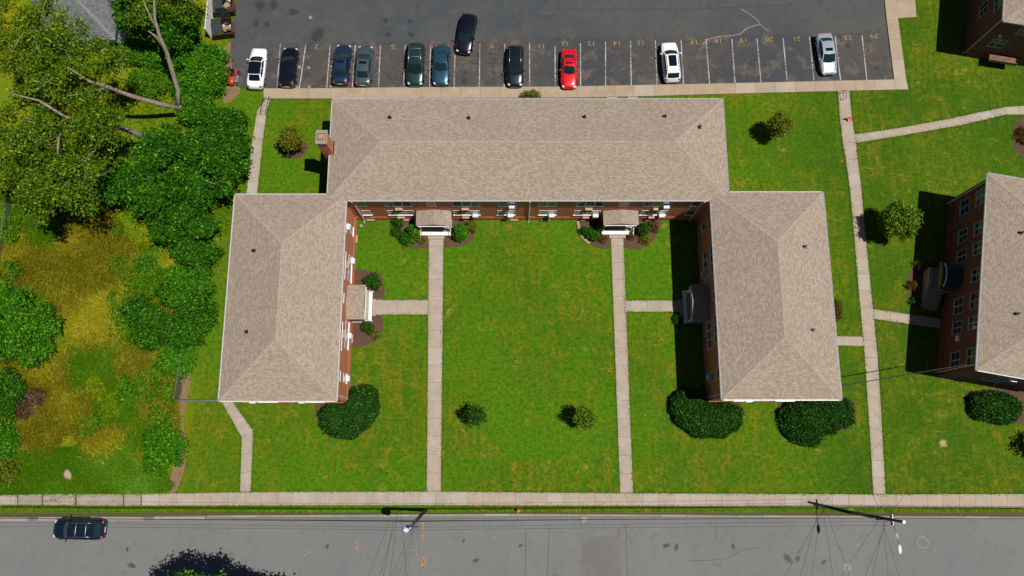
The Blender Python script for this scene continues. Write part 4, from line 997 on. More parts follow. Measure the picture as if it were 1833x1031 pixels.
# thicket, bushes and weeds of the open plot, each bush by itself
BU = [
 ('bright vine covered bush at the corner of the thicket by the dumpsters', 372, 106, 32, 28, 2.0, 'vine'), ('vine covered bush beside the red lawn tractor', 378, 140, 30, 32, 2.0, 'vine'),
 ('vine covered mound between leaning trunk and parking lot', 345, 165, 34, 30, 2.4, 'vine'), ('vine mound under the tall bare limb', 335, 112, 34, 32, 2.6, 'vine'),
 ('dark vine bush touching the white fence', 336, 74, 22, 22, 2.2, 'dark'), ('leafy bush in front of the grey roofed house', 235, 92, 42, 22, 1.6, 'vine'), ('leafy bush behind the fallen white rail', 282, 100, 34, 26, 1.8, 'vine'),
 ('pale green bush between the two grey limbs', 265, 148, 36, 26, 1.4, 'bright'), ('round dark bush beside the back lawn path', 398, 222, 42, 28, 2.6, 'dark'), ('vine bush below the fork of the leaning trunk', 352, 200, 30, 24, 2.2, 'vine'),
 ('low thicket bush at the foot of the dense tree by the west wing', 348, 455, 38, 34, 2.6, 'dark'), ('leafy bush leaning from the thicket to the west wing', 340, 510, 42, 36, 2.2, 'vine'),
 ('dark sprawling bush jutting from the fence line to the west wing', 305, 566, 72, 56, 3.0, 'dark'), ('pale weedy bush above the dark sprawling bush', 268, 508, 36, 26, 1.2, 'bright'),
 ('weedy bush below the dark sprawling bush', 318, 642, 30, 26, 1.6, 'vine'), ('pale leafy weeds beside the chain link corner', 292, 688, 26, 34, 1.0, 'bright'), ('pale leafy weeds just south of the fence corner', 292, 745, 24, 26, .9, 'bright'),
 ('low green bush on the bare dirt strip near the sidewalk', 292, 806, 34, 38, 1.3, 'vine'), ('big round bright green bush in the west of the meadow', 44, 590, 56, 64, 3.0, 'vine'), ('green bush behind the big round meadow bush', 4, 548, 32, 30, 2.4, 'vine'),
 ('pale weeds by the broken steel fence', 22, 420, 20, 30, .9, 'bright'), ('pale weed clump in the meadow at the frame edge', 14, 490, 22, 24, 1.0, 'bright'), ('dark bush beside the brown brush pile', 8, 704, 28, 38, 1.8, 'dark'), ('bright weed bush near the meadow edge below the brush pile', 6, 790, 22, 36, 1.2, 'vine'),
 ('weed clump with yellow tips near the sidewalk', 16, 838, 22, 22, .7, 'yellow'), ('small green weed patch in the middle of the dry meadow', 160, 760, 26, 24, .5, 'bright'), ('small dark weed clump in the long grass', 258, 475, 18, 16, .9, 'vine'),
 ('feathery green weed patch by the long grass', 218, 490, 34, 30, .5, 'bright'), ('feathery green weed patch left of the dark sprawling bush', 212, 560, 28, 40, .6, 'vine'), ('feathery weed patch in the dry grass south of it', 232, 700, 24, 30, .6, 'vine'),
]
def wild(seed, n):
    r_ = random.Random(seed); out = []
    for k in range(n):
        a = r_.uniform(0, 6.28); q = math.sqrt(r_.random())*.82; s_ = r_.uniform(.16, .36)*(1.15-.35*q)
        out.append((q*math.cos(a), q*math.sin(a), r_.uniform(.25, .7)*(1.15-.35*q), s_, r_.uniform(.5, .95)))
    return out
for bi, (lab, px, py, rx, ry, h, mt) in enumerate(BU):
    shrub('bush' if h > 1.1 else 'weed_clump', lab, px, py, rx*1.12, h*1.15, LF[mt], cat='bush' if h > 1.1 else 'weeds', ry=ry*1.12, lobes=wild(bi+100, 26 if h > 1.1 else 14), dens=58 if h > 1.1 else 30, size=.13, spread=.2, stems=False)

# long grass of the meadow, weeds in the verge, grass creeping over the path edges
def field(XY, s, ph=0.):
    x, y = XY[:, 0]*s, XY[:, 1]*s
    return (np.sin(x*1.1+ph+1.7*np.sin(y*.7))+np.sin(y*1.3+ph*2+1.3*np.sin(x*.9))+.6*np.sin((x+y)*2.3+ph)+.6*np.sin((x-y)*2.9+ph*3))/3.2
def blades(name, label, XY, length, width, mat, lean=.8, flow=False):
    n = len(XY); h = length*RNG.uniform(.5, 1.3, n); an = RNG.uniform(0, 2*np.pi, n)
    if flow: an = 2.6*field(XY, .28, 1.) + .6*field(XY, 1.3, 3.) + RNG.normal(0, .55, n) + .4
    ln = RNG.normal(lean, .3, n)*h
    B = np.c_[XY, np.zeros(n)+.004]; wv = np.c_[-np.sin(an), np.cos(an), np.zeros(n)]*(width*RNG.uniform(.6, 1.4, n))[:, None]
    Tp = B + np.c_[np.cos(an)*ln, np.sin(an)*ln, h]
    V = np.stack([B-wv, B+wv, Tp], 1).reshape(-1, 3)
    return tag(link(name, np_mesh(name, V, np.arange(3*n).reshape(-1, 3)), mat), label, 'grass', kind='stuff')
def in_poly(X, Y, poly):
    ins = np.zeros(len(X), bool); j = len(poly)-1
    for i in range(len(poly)):
        xi, yi = poly[i]; xj, yj = poly[j]
        if yi != yj: ins ^= ((yi > Y) != (yj > Y)) & (X < (xj-xi)*(Y-yi)/(yj-yi)+xi)
        j = i
    return ins
def scatter(poly, n):
    p = np.array(poly); lo, hi = p.min(0), p.max(0)
    q = RNG.uniform(lo, hi, (int(n), 2)); return q[in_poly(q[:, 0], q[:, 1], poly)]
mead = polys([(-60, 330), (190, 360), (240, 440), (330, 450), (360, 520), (330, 640), (318, 720), (322, 800), (290, 835), (60, 832), (-60, 840)])
q = scatter(mead, 240000); q = q[q[:, 1] > 1.1 + 1.7*field(np.c_[q[:, 0], q[:, 0]*.3], .7, 4.) + RNG.normal(0, .5, len(q))]; f = field(q, .5)
q = q[(f > -.45) | (RNG.random(len(q)) < .35)]; sp = (field(q, .33, 2.) + RNG.normal(0, .16, len(q))) > .12
blades('meadow_grass', 'dry yellow long grass standing over the open plot', q[~sp], .42, .05, LF['meadow'], 1.15, True)
edge2 = polys([(-60, 790), (130, 800), (250, 790), (312, 870), (300, 882), (-60, 886)])
q2 = np.concatenate([q[sp], scatter(edge2, 40000), scatter(polys([(180, 150), (300, 130), (400, 200), (420, 420), (200, 460), (60, 330), (60, 200)]), 26000)])
blades('weedy_grass', 'green weedy grass among the meadow and along its sidewalk', q2, .17, .05, LF['bright'], 1.6, True)
fr = []
def fringe(pts, off=.02, dens=46, jit=.07):
    P = [at(*p) for p in pts]
    for a, b in zip(P[:-1], P[1:]):
        d = b-a; n = int(d.length*dens); t = RNG.random(n); nn = Vector((-d.y, d.x, 0)).normalized()
        q = np.c_[a.x+d.x*t, a.y+d.y*t]; q += np.array((nn.x, nn.y))*RNG.normal(0, jit, n)[:, None]*(.5+1.2*np.abs(np.sin(t*d.length*1.7+a.x))[:, None]); fr.append(q)
for pth in ([(-20, 886.5), (254, 884.5), (440, 881), (780, 880), (1122, 883), (1575, 885), (1860, 884)], [(254, 905), (440, 904.5), (780, 904), (1122, 905.5), (1575, 908), (1860, 909.5)],
            [(397, 719), (433, 783), (430, 880)], [(416, 719), (453, 771), (449, 880)], [(768, 440), (764, 880)], [(794, 440), (789, 880)], [(1093, 440), (1110, 882)], [(1115, 440), (1133, 882)], [(684, 537), (766.5, 537)], [(684, 563), (766.5, 563)],
            [(1118, 538), (1210, 538)], [(1119, 558), (1210, 558)], wl, wr, [(1528, 241), (1598, 231), (1693, 214), (1796, 192)], [(1532, 256), (1612, 243), (1720, 224), (1802, 205)], [(1562, 553), (1640, 566)], [(1564, 571), (1640, 582)],
            [(460, 200), (452, 250), (441, 350)], [(478, 196), (471, 250), (460, 350)]): fringe(pth)
for px in (32, 76, 136, 222, 253): fringe([(px, 885), (px, 905)], dens=70, jit=.1)
fringe([(80, 898), (135, 888)], dens=60, jit=.08); fringe([(-20, 904), (254, 905)], dens=60, jit=.12); fringe([(-20, 887), (254, 885)], dens=50, jit=.14); fringe([(-20, 922), (60, 922), (180, 922), (254, 922)], dens=50, jit=.16)
blades('edge_grass', 'lawn grass creeping over the edges of the paths', np.concatenate(fr), .09, .04, LF['grass'], .8)
# brush pile
bp = at(52, 722); root = empty('brush_pile', (bp.x, bp.y, 0), 0, 'heap of dead brown brush lying in the meadow', 'brush pile')
V, F = foliage([((bp.x-.5, bp.y-.6, .3), (1.1, .9, .5)), ((bp.x+.7, bp.y+.6, .25), (.9, .9, .4))], 130, .12, spread=.15); link('dead_leaves', np_mesh('dead_leaves', V, F), LF['brown'], root)
m = MB(); rr = random.Random(8)
for k in range(40):
    a = rr.uniform(0, 6.28); x, y = bp.x+rr.uniform(-1.2, 1.2), bp.y+rr.uniform(-1, 1); L = rr.uniform(.4, 1.1)
    m.tube([(x, y, rr.uniform(.1, .7)), (x+math.cos(a)*L, y+math.sin(a)*L, rr.uniform(.2, .9))], .02, 4)
m.build('stick', MT['bark'], root)

# ------------------------------------------------------------------ cars
def car(label, kind, col, px, py, head, L=4.7, W=1.82, H=1.45, glassm='car_glass', sunroof=None, rails=False, metal=.35, name='parked_car', group='cars parked in the lot', rough=.28, crossbars=False, light='lamp_clear', roofm=None):
    """local x forward, y left, z up; head = compass heading in degrees, 0 north"""
    p = at(px, py, .75); root = empty(name, (p.x, p.y, .012), R(90-head), label, 'car', group)
    pm = paint('paint_'+label[:18], col, metal, rough); hw = W/2; f = L/2
    suv = kind == 'suv'
    if kind == 'suv': cab = dict(xc=f-1.28, r0=f-2.0, r1=-f+.62, xd=-f+.16, belt=1.06, deck=1.04, nose=.78)
    elif kind == 'coupe': cab = dict(xc=f-1.62, r0=f-2.35, r1=-f+1.45, xd=-f+.78, belt=.94, deck=.98, nose=.68)
    else: cab = dict(xc=f-1.32, r0=f-2.08, r1=-f+1.35, xd=-f+.72, belt=.95, deck=1.0, nose=.70)
    xc, xd, bz, dk, nz = cab['xc'], cab['xd'], cab['belt'], cab['deck'], cab['nose']
    st = [(f, .60, nz-.22), (f-.06, .74, nz-.1), (f-.22, .86, nz), (f-.55, .945, nz+.09), (f-.95, .985, bz-.1), (xc, 1.0, bz-.01), (0, 1.0, bz-.0), (-f+1.3, 1.0, bz+.01), (-f+.7, .985, dk), (-f+.3, .93, dk-.015), (-f+.1, .85, dk-.08), (-f, .72, dk-.32)]
    secs = []
    for x, k, zt in st:
        wv = hw*k; z0 = .26 if abs(x) < f-.15 else .34
        half = [(.86*wv, z0), (.95*wv, z0+.1), (wv, z0+(zt-z0)*.5), (.985*wv, z0+(zt-z0)*.72), (.93*wv, zt-.055), (.80*wv, zt), (.42*wv, zt+.025), (0, zt+.032)]
        secs.append([(x, y, z) for y, z in half] + [(x, -y, z) for y, z in reversed(half[:-1])])
    b = MB(); b.loft(secs); body = b.build('body', pm, root, smooth=True, local=True)
    # cabin
    r0, r1 = cab['r0'], cab['r1']; wb, wt = hw*.90, hw*(.72 if not suv else .76); Z0, Z1 = bz-.02, H-.05
    zb = dk-.02
    B = {'fl': Vector((xc, wb*.9, Z0)), 'fr': Vector((xc, -wb*.9, Z0)), 'rl': Vector((xd, wb*.88, zb)), 'rr': Vector((xd, -wb*.88, zb))}
    T = {'fl': Vector((r0, wt, Z1)), 'fr': Vector((r0, -wt, Z1)), 'rl': Vector((r1, wt*.97, Z1-.02)), 'rr': Vector((r1, -wt*.97, Z1-.02))}
    def bil(a, b_, c, d, u, v): return (a*(1-u)+b_*u)*(1-v) + (d*(1-u)+c*u)*v
    def wind(u, v):
        q = bil(B['fr'], B['fl'], T['fl'], T['fr'], u, v); k = 1-(2*u-1)**2; return q + Vector((.17*k*(1-.5*v), 0, .035*k*v+.02*math.sin(math.pi*v)))
    def rear(u, v):
        q = bil(B['rl'], B['rr'], T['rr'], T['rl'], u, v); k = 1-(2*u-1)**2; return q + Vector((-.10*k*(1-.4*v), 0, .03*k*v))
    def side(s):
        def g_(u, v):
            a, bb = ('rl', 'fl') if s > 0 else ('rr', 'fr')
            q = bil(B[a], B[bb], T[bb], T[a], u, v); return q + Vector((0, s*.07*math.sin(math.pi*min(1, u))*(1-.5*v), .0))
        return g_
    def roof(u, v):
        q = bil(T['rr'], T['fr'], T['fl'], T['rl'], u, v); k = 1-(2*v-1)**2; return q + Vector((.085*k*(u-.5)*1.6, 0, .05*k*(.6+.4*math.sin(math.pi*u)) + .018*math.sin(math.pi*u)))
    cb = MB(); cb.grid(wind, 8, 4); cb.grid(rear, 8, 4); cb.grid(side(1), 8, 3); cb.grid(lambda u, v: side(-1)(1-u, v), 8, 3)
    cb.build('cabin', pm, root, smooth=True, local=True)
    rb = MB(); rb.grid(lambda u, v: roof(u, v)+Vector((0, 0, .004)), 8, 8); rb.build('roof', MT[roofm] if roofm else pm, root, smooth=True, local=True)
    def sub(fn, u0, u1, v0, v1, off, nu=8, nv=4):
        g_ = MB()
        def h_(u, v):
            U_, V_ = u0+(u1-u0)*u, v0+(v1-v0)*v; e = 1e-3
            n = (fn(min(1, U_+e), V_)-fn(max(0, U_-e), V_)).cross(fn(U_, min(1, V_+e))-fn(U_, max(0, V_-e))).normalized()
            return fn(U_, V_) + n*off
        g_.grid(h_, nu, nv); return g_
    gm = MT[glassm]
    sub(wind, .06, .94, .03, .93, .012).build('windshield', gm, root, True, True)
    sub(rear, .08, .92, .08 if not suv else .2, .92, .012).build('rear_window', gm, root, True, True)
    for s in (1, -1):
        sg = side(s)
        for u0, u1 in ((.08, .5), (.53, .93)): sub(sg, u0, u1, .16, .88, .012*(-1 if s > 0 else 1), 5, 3).build('side_window', gm, root, True, True)
    if sunroof: sub(roof, sunroof[0], sunroof[1], .2, .8, .012).build('sunroof', MT['car_glass_blue'], root, True, True)
    if rails:
        for s in (.06, .94):
            MB().tube([roof(u, s)+Vector((0, 0, .05)) for u in (.06, .3, .6, .94)], .028, 6).build('roof_rail', MT['rim'] if rails == 'silver' else MT['dark_metal'], root, True, True)
    if crossbars:
        for u in (.28, .68): MB().tube([roof(u, v)+Vector((0, 0, .07)) for v in (.04, .3, .7, .96)], .025, 6).build('roof_bar', MT['steel'], root, True, True)
    # wheels
    for sx in (f-.92, -f+.98):
        for s in (1, -1):
            r = .345 if suv else .32
            w_ = MB(); w_.tube([(sx, s*(hw-.21), r), (sx, s*(hw-.17), r), (sx, s*(hw-.02), r), (sx, s*(hw+.015), r)], [r-.03, r, r, r-.04], 20)
            wo = w_.build('wheel', MT['rubber'], root, False, True)
            MB().tube([(sx, s*(hw-.02), r), (sx, s*(hw+.024), r)], [r*.66, r*.6], 14).build('rim', MT['rim'], wo, False, True)
            a_ = MB(); a_.tube([(sx+(r+.05)*math.cos(math.pi*k/10), s*(hw-.005), r+(r+.05)*math.sin(math.pi*k/10)) for k in range(11)], .035, 6); a_.build('wheel_arch', MT['black'], wo, True, True)
    # lamps, mirrors, plate, handles
    for s in (1, -1):
        h_ = MB(); h_.ball((f-.27, s*hw*.66, nz-.06), (.2, .17, .075), 10, 6); h_.build('headlight', MT[light], root, True, True)
        t_ = MB(); t_.ball((-f+.13, s*hw*.70, dk-.13), (.1, .2, .09), 10, 6); t_.build('taillight', MT['lamp_red'], root, True, True)
        m_ = MB(); m_.ball((xc-.28, s*(hw+.1), bz+.06), (.075, .13, .075), 8, 6); m_.tube([(xc-.28, s*(hw-.1), bz), (xc-.28, s*(hw+.06), bz+.05)], .03, 6); m_.build('wing_mirror', pm, root, True, True)
        for x_ in (.2, -.8): MB().box(x_-.09, x_+.09, s*(hw-.01)-.015, s*(hw-.01)+.02, bz-.17, bz-.14).build('door_handle', MT['rim'], root, False, True)
    MB().box(-f-.012, -f+.05, -.26, .26, .56, .70).build('licence_plate', MT['white'], root, False, True)
    g_ = MB(); g_.box(f-.05, f+.014, -.38, .38, nz-.28, nz-.14); g_.build('grille', MT['black'], root, False, True)
    sk = MB(); sk.box(-f+.12, f-.12, -hw*.84, hw*.84, .17, .30); sk.build('underbody', MT['black'], root, False, True)
    # shut lines of bonnet and tail lid
    for s in (1, -1): MB().tube([(f-.42, s*hw*.62, nz+.105), (f-.8, s*hw*.70, bz-.055), (xc+.08, s*hw*.76, bz+.012)], .008, 4).build('bonnet_seam', MT['black'], body, False, True)
    return root
car('white sedan with black glass roof, parked nearest the dumpsters', 'sedan', (.78, .79, .82), 460, 121, 2, 4.75, glassm='car_glass_blue', roofm='car_glass_blue', metal=0)
car('black sedan parked next to the white sedan', 'sedan', (.006, .008, .016), 516.5, 119, 2, 4.6, glassm='car_glass_blue')
car('dark navy sedan with sunroof parked tail to the walk', 'sedan', (.022, .045, .095), 612, 114, 3, 4.65, sunroof=(.58, .8), metal=.5)
car('grey green sedan with sunroof beside the navy sedan', 'sedan', (.10, .15, .17), 651.5, 116, 2, 4.65, sunroof=(.58, .8), metal=.6)
car('dark green boxy utility vehicle with roof frame and chrome bumper', 'suv', (.02, .055, .055), 744, 114.5, 181, 4.9, 1.88, 1.78, rails='silver', crossbars=True, metal=.5)
car('teal blue coupe parked nose to the walk beside the dark green utility vehicle', 'coupe', (.03, .10, .15), 789.5, 116, 181, 4.6, 1.85, 1.38, metal=.6)
car('black crossover pulling out aslant across the lot', 'suv', (.005, .006, .014), 835, 60, 189, 4.65, 1.82, 1.62, glassm='car_glass', name='moving_car', group=None)
car('black wagon with silver roof rails parked alone nose to the walk', 'suv', (.006, .014, .022), 922, 118, 181, 4.7, 1.82, 1.62, rails='silver')
car('bright red sedan with dark sunroof', 'coupe', (.62, .004, .012), 1018.5, 122.5, 181, 4.5, 1.74, 1.38, sunroof=(.56, .78), metal=.1)
car('white crossover with long black glass roof panel', 'suv', (.80, .82, .85), 1200.5, 110, -3, 4.6, 1.86, 1.66, sunroof=(.34, .95), rails='silver', metal=0)
car('silver sedan parked by the numbered stalls at the lot end', 'sedan', (.48, .56, .66), 1480, 95.5, 176.5, 4.75, sunroof=(.58, .82), metal=.55)
car('dark navy utility vehicle with silver roof bars parked on the street', 'suv', (.006, .014, .035), 141, 947, 271, 4.85, 1.9, 1.75, rails='silver', crossbars=True, group=None)

# ------------------------------------------------------------------ dumpsters, fence, tractor
def dumpster(label, px, py, rz, open_lid):
    c = at(px, py, .8); root = empty('dumpster', (c.x, c.y, .01), rz, label, 'dumpster', 'dumpsters at the lot corner')
    X, Y = 1.05, .85
    b = MB(); b.loft([[(-X*.94, -Y*.86, .1), (X*.94, -Y*.86, .1), (X*.94, Y*.86, .1), (-X*.94, Y*.86, .1)], [(-X, -Y, 1.25), (X, -Y, 1.25), (X, Y, 1.5), (-X, Y, 1.5)]], cap=False); b.face([(-X*.94, -Y*.86, .1), (-X*.94, Y*.86, .1), (X*.94, Y*.86, .1), (X*.94, -Y*.86, .1)])
    b.loft([[(-X+.07, -Y+.07, 1.25), (-X+.07, Y-.07, 1.48), (X-.07, Y-.07, 1.48), (X-.07, -Y+.07, 1.25)], [(-X+.1, -Y+.12, .2), (-X+.1, Y-.12, .2), (X-.1, Y-.12, .2), (X-.1, -Y+.12, .2)]], cap=False)
    b.build('bin', MT['brown_metal'], root, local=True)
    r = MB()
    for s in (-1, 1):
        r.box(s*X-.06, s*X+.06, -Y-.03, Y+.03, 1.18, 1.27); r.box(s*(X+.07)-.07, s*(X+.07)+.07, -.55, .55, .75, .95)
    r.box(-X, X, -Y-.06, -Y+.04, 1.17, 1.28); r.box(-X, X, Y-.04, Y+.06, 1.42, 1.53); r.build('rim', MT['brown_metal'], root, local=True)
    def lid(x0, x1, m4, name):
        m = MB(); m.loft([[m4 @ Vector((x0, y, z)) for y, z in ((0, 0), (0, .04))] + [m4 @ Vector((x1, y, z)) for y, z in ((0, .04), (0, 0))], [m4 @ Vector((x0, y, z)) for y, z in ((-1.72, 0), (-1.72, .04))] + [m4 @ Vector((x1, y, z)) for y, z in ((-1.72, .04), (-1.72, 0))]])
        lo = m.build('lid', MT['lid'], root, local=True)
        rb = MB()
        for k in range(4):
            xx = x0+(x1-x0)*(k+.5)/4
            rb.loft([[m4 @ Vector((xx-.03, -.1, .04)), m4 @ Vector((xx+.03, -.1, .04)), m4 @ Vector((xx, -.1, .07))], [m4 @ Vector((xx-.03, -1.6, .04)), m4 @ Vector((xx+.03, -1.6, .04)), m4 @ Vector((xx, -1.6, .07))]])
        rb.build('lid_rib', MT['lid'], lo, local=True)
    for i, (x0, x1) in enumerate(((-X, -.02), (.02, X))):
        op = open_lid[i]
        m4 = Matrix.Translation((0, Y, 1.54)) @ Matrix.Rotation(R(8-op), 4, 'X'); lid(x0, x1, m4, 'lid')
    t = MB(); rr = random.Random(int(px*3))
    for k in range(8): MB().ball((rr.uniform(.15, .85), rr.uniform(-.62, .55), rr.uniform(.95, 1.25)), (rr.uniform(.14, .3), rr.uniform(.12, .26), .2), 8, 5).build('trash_bag', MT[('trash', 'card', 'trash', 'lid')[k % 4]], root, True, True)
    cbx = MB(); cbx.box(.2, .75, -.45, -.05, 1.15, 1.42); cbx.build('cardboard_box', MT['card'], root, local=True)
    for sx in (-.8, .8):
        for sy in (-.6, .6): MB().tube([(sx-.04, sy, .07), (sx+.04, sy, .07)], .07, 10).build('caster', MT['rubber'], root, local=True)
dumpster('brown dumpster with one lid up over trash, facing the thicket', 400, 52, R(8), (0, 100))
dumpster('brown dumpster half cut off, heaped with white bags', 402, 12, R(5), (0, 95))
# white fence of the dumpster corner, three panels
fx = at(379, 66).x; fy0 = at(379, 68).y
fr_ = empty('fence', (fx, fy0+3, 0), 0, 'white board fence beside the dumpsters', 'fence')
for k in range(5):
    y0 = fy0 + k*2.1
    MB().box(fx-.06, fx+.06, y0-.06, y0+.06, 0, 2.0).build('post', MT['white'], fr_)
    for j in range(9):
        ya = y0+.08+j*.217; MB().box(fx-.018, fx+.018, ya, ya+.207, .06, 1.88).build('board', MT['white'], fr_)
    MB().box(fx-.035, fx+.035, y0+.06, y0+2.04, 1.885, 1.95).build('rail', MT['white'], fr_)
# lawn tractor with a dump tray
tp = at(417, 137, .4); tr = empty('lawn_tractor', (tp.x, tp.y, .01), R(-95), 'small red ride on lawn tractor left on the dirt by the lot corner', 'lawn tractor')
b = MB(); b.loft([[(.15, -.3, .35), (.15, .3, .35), (.15, .3, .78), (.15, -.3, .78)], [(.75, -.3, .35), (.75, .3, .35), (.75, .27, .78), (.75, -.27, .78)], [(1.02, -.2, .4), (1.02, .2, .4), (1.02, .18, .66), (1.02, -.18, .66)]]); b.build('hood', MT['red_paint'], tr, True, True)
MB().loft([[(-.75, -.38, .45), (-.75, .38, .45), (-.75, .34, .62), (-.75, -.34, .62)], [(-.1, -.38, .45), (-.1, .38, .45), (-.1, .34, .62), (-.1, -.34, .62)]]).build('fender', MT['red_paint'], tr, False, True)
b = MB(); b.box(-.5, -.1, -.22, .22, .62, .74); b.box(-.56, -.46, -.22, .22, .7, 1.08); b.build('seat', MT['black'], tr, False, True)
b = MB(); b.tube([(.18, 0, .75), (-.02, 0, .98)], .02, 6); b.tube([(-.02+.15*math.cos(a)*.4, .17*math.sin(a), .98+.15*math.cos(a)*.6) for a in [k*math.pi/6 for k in range(13)]], .018, 6, False); b.build('steering_wheel', MT['black'], tr, True, True)
MB().box(-.5, .6, -.62, .62, .14, .3).build('mower_deck', MT['steel'], tr, False, True)
for x, r, w_ in ((-.5, .25, .2), (.72, .19, .13)):
    for s in (-1, 1):
        wo = MB().tube([(x, s*.42, r), (x, s*(.42+w_), r)], r, 14).build('wheel', MT['rubber'], tr, False, True); MB().tube([(x, s*.44, r), (x, s*(.43+w_), r)], r*.55, 10).build('rim', MT['rim'], wo, False, True)
tray = at(405, 134, .3); to = empty('yard_cart', (tray.x, tray.y, .01), R(5), 'rusty brown dump cart beside the red lawn tractor', 'cart')
b = MB(); b.box(-.5, .5, -.7, .7, .3, .34); 
for s in (-1, 1): b.box(s*.5-.02, s*.5+.02, -.7, .7, .34, .56); b.box(-.48, .48, s*.7-.02, s*.7+.02, .34, .555)
b.build('tray', MT['brown_metal'], to, False, True)
for s in (-1, 1): MB().tube([(s*.54, .1, .2), (s*.66, .1, .2)], .2, 12).build('wheel', MT['rubber'], to, False, True)
MB().tube([(0, -.7, .3), (0, -1.35, .35)], .03, 6).build('drawbar', MT['dark_metal'], to, False, True)
# handrails on the two back paths
def rail(label, pts, n=3, h=.95, wd=.55):
    P = [at(*p) for p in pts]; r = empty('handrail', tuple(P[0]), 0, label, 'handrail', None)
    d = (P[1]-P[0]); nn = Vector((-d.y, d.x, 0)).normalized()
    for s in (0, 1):
        o = nn*wd*s
        MB().tube([P[0]+o, P[0]+o+Vector((0, 0, h)), P[1]+o+Vector((0, 0, h*.9)), P[1]+o], .028, 6).build('rail', MT['dark_metal'], r)
        for k in range(1, n): q = P[0].lerp(P[1], k/n)+o; MB().tube([q, q+Vector((0, 0, h*.95))], .02, 6).build('post', MT['dark_metal'], r)
    return r
rail('dark double handrail at the head of the back lawn path', [(477, 178), (470, 206)], 5)
rail('small dark handrail loop at the head of the long walk', [(1503, 168), (1504.5, 180)], 1, .9, .3)
# red flag marker on the long walk
fp = at(1519, 215); fo = empty('marker_flag', tuple(fp), 0, 'small red marker pennant lying open on the long walk', 'flag')
MB().tube([(fp.x+.12, fp.y+.1, 0), (fp.x+.12, fp.y+.1, .62)], .012, 5).build('wire_stake', MT['steel'], fo)
m = MB(); m.grid(lambda u, v: (fp.x+.12-.72*u, fp.y+.1+.05*math.sin(4*u)-.42*v*(1-u), .58-.1*u-.10*v*(1-u)), 6, 3); m.build('pennant', MT['red_cloth'], fo)
# hydrant
hp = at(927, 914); hy = empty('fire_hydrant', tuple(hp), 0, 'small pale orange fire hydrant on the grass verge', 'fire hydrant')
MT['hyd'] = plain('hydrant_paint', (.5, .22, .12, 1), .5)
m = MB(); m.tube([hp, hp+Vector((0, 0, .06)), hp+Vector((0, 0, .07)), hp+Vector((0, 0, .55))], [.17, .17, .11, .11], 12); m.build('barrel', MT['hyd'], hy)
MB().ball(tuple(hp+Vector((0, 0, .58))), (.14, .14, .12), 12, 6).build('bonnet', MT['hyd'], hy, True)
for d in ((1, 0), (-1, 0), (0, -1)): MB().tube([hp+Vector((d[0]*.1, d[1]*.1, .42)), hp+Vector((d[0]*.2, d[1]*.2, .42))], .055, 8).build('nozzle', MT['hyd'], hy)
sp_ = at(920, 864); MB().tube([sp_+Vector((-.35, .05, .04)), sp_+Vector((0, 0, .06)), sp_+Vector((.35, -.06, .04))], [.03, .04, .03], 6).build('fallen_branch', MT['black']).__setitem__('label', 'dark stick lying on the courtyard lawn near the sidewalk')
bpy.data.objects['fallen_branch']['category'] = 'stick'
gp = at(1517, 1015); gr = empty('drain_grate', (gp.x, gp.y, .012), R(1), 'pale square drain grate set in the road', 'drain grate')
m = MB()
for k in range(2): m.box(-.36, .36, -.36+k*.66, -.30+k*.66, 0, .02); m.box(-.36+k*.66, -.30+k*.66, -.30, .30, 0, .0195)
m.build('frame', MT['filler'], gr, local=True)
for k in range(6): MB().box(-.3, .3, -.28+k*.098, -.21+k*.098, .002, .018).build('bar', MT['filler'], gr, local=True)
# chain link fence along the plot
def chain_fence(label, pts, h=1.5):
    P = [at(*p) for p in pts]; r = empty('chain_link_fence', tuple(P[0]), 0, label, 'fence')
    for a, b in zip(P[:-1], P[1:]):
        n = max(1, round((b-a).length/2.4))
        for k in range(n+1):
            q = a.lerp(b, k/n); MB().tube([q, q+Vector((0, 0, h+.06))], .035, 8).build('post', MT['steel'], r)
        MB().tube([a+Vector((0, 0, h)), b+Vector((0, 0, h))], .03, 6).build('top_rail', MT['steel'], r)
        d = (b-a); L = d.length; d.normalize(); m = MB(); k = -h
        while k < L:
            for sgn in (1, -1):
                t0, t1 = (k, k+h); z0, z1 = (0, h) if sgn > 0 else (h, 0)
                c0, c1 = max(0, t0), min(L, t1)
                if c1 > c0:
                    za, zb_ = z0+(z1-z0)*(c0-t0)/h, z0+(z1-z0)*(c1-t0)/h
                    m.tube([a+d*c0+Vector((0, 0, za)), a+d*c1+Vector((0, 0, zb_))], .0065, 3, False)
            k += .1
        o = m.build('wire_mesh', MT['steel'], r); o['kind'] = 'stuff'
chain_fence('chain link fence corner between the weeds and the west wing', [(335, 640), (322, 718), (402, 718)])
chain_fence('low steel fence with pale rails at the meadow edge by the weeds', [(24, 352), (14, 420), (2, 475), (-20, 540)], 1.1)
# fallen rail in the thicket
q0, q1 = at(287, 84, 1.2), at(325, 86, 1.2); o = MB().tube([q0, q1], .05, 6).build('fence_rail', MT['white']); tag(o, 'white rail lying across the vines by the house', 'rail')

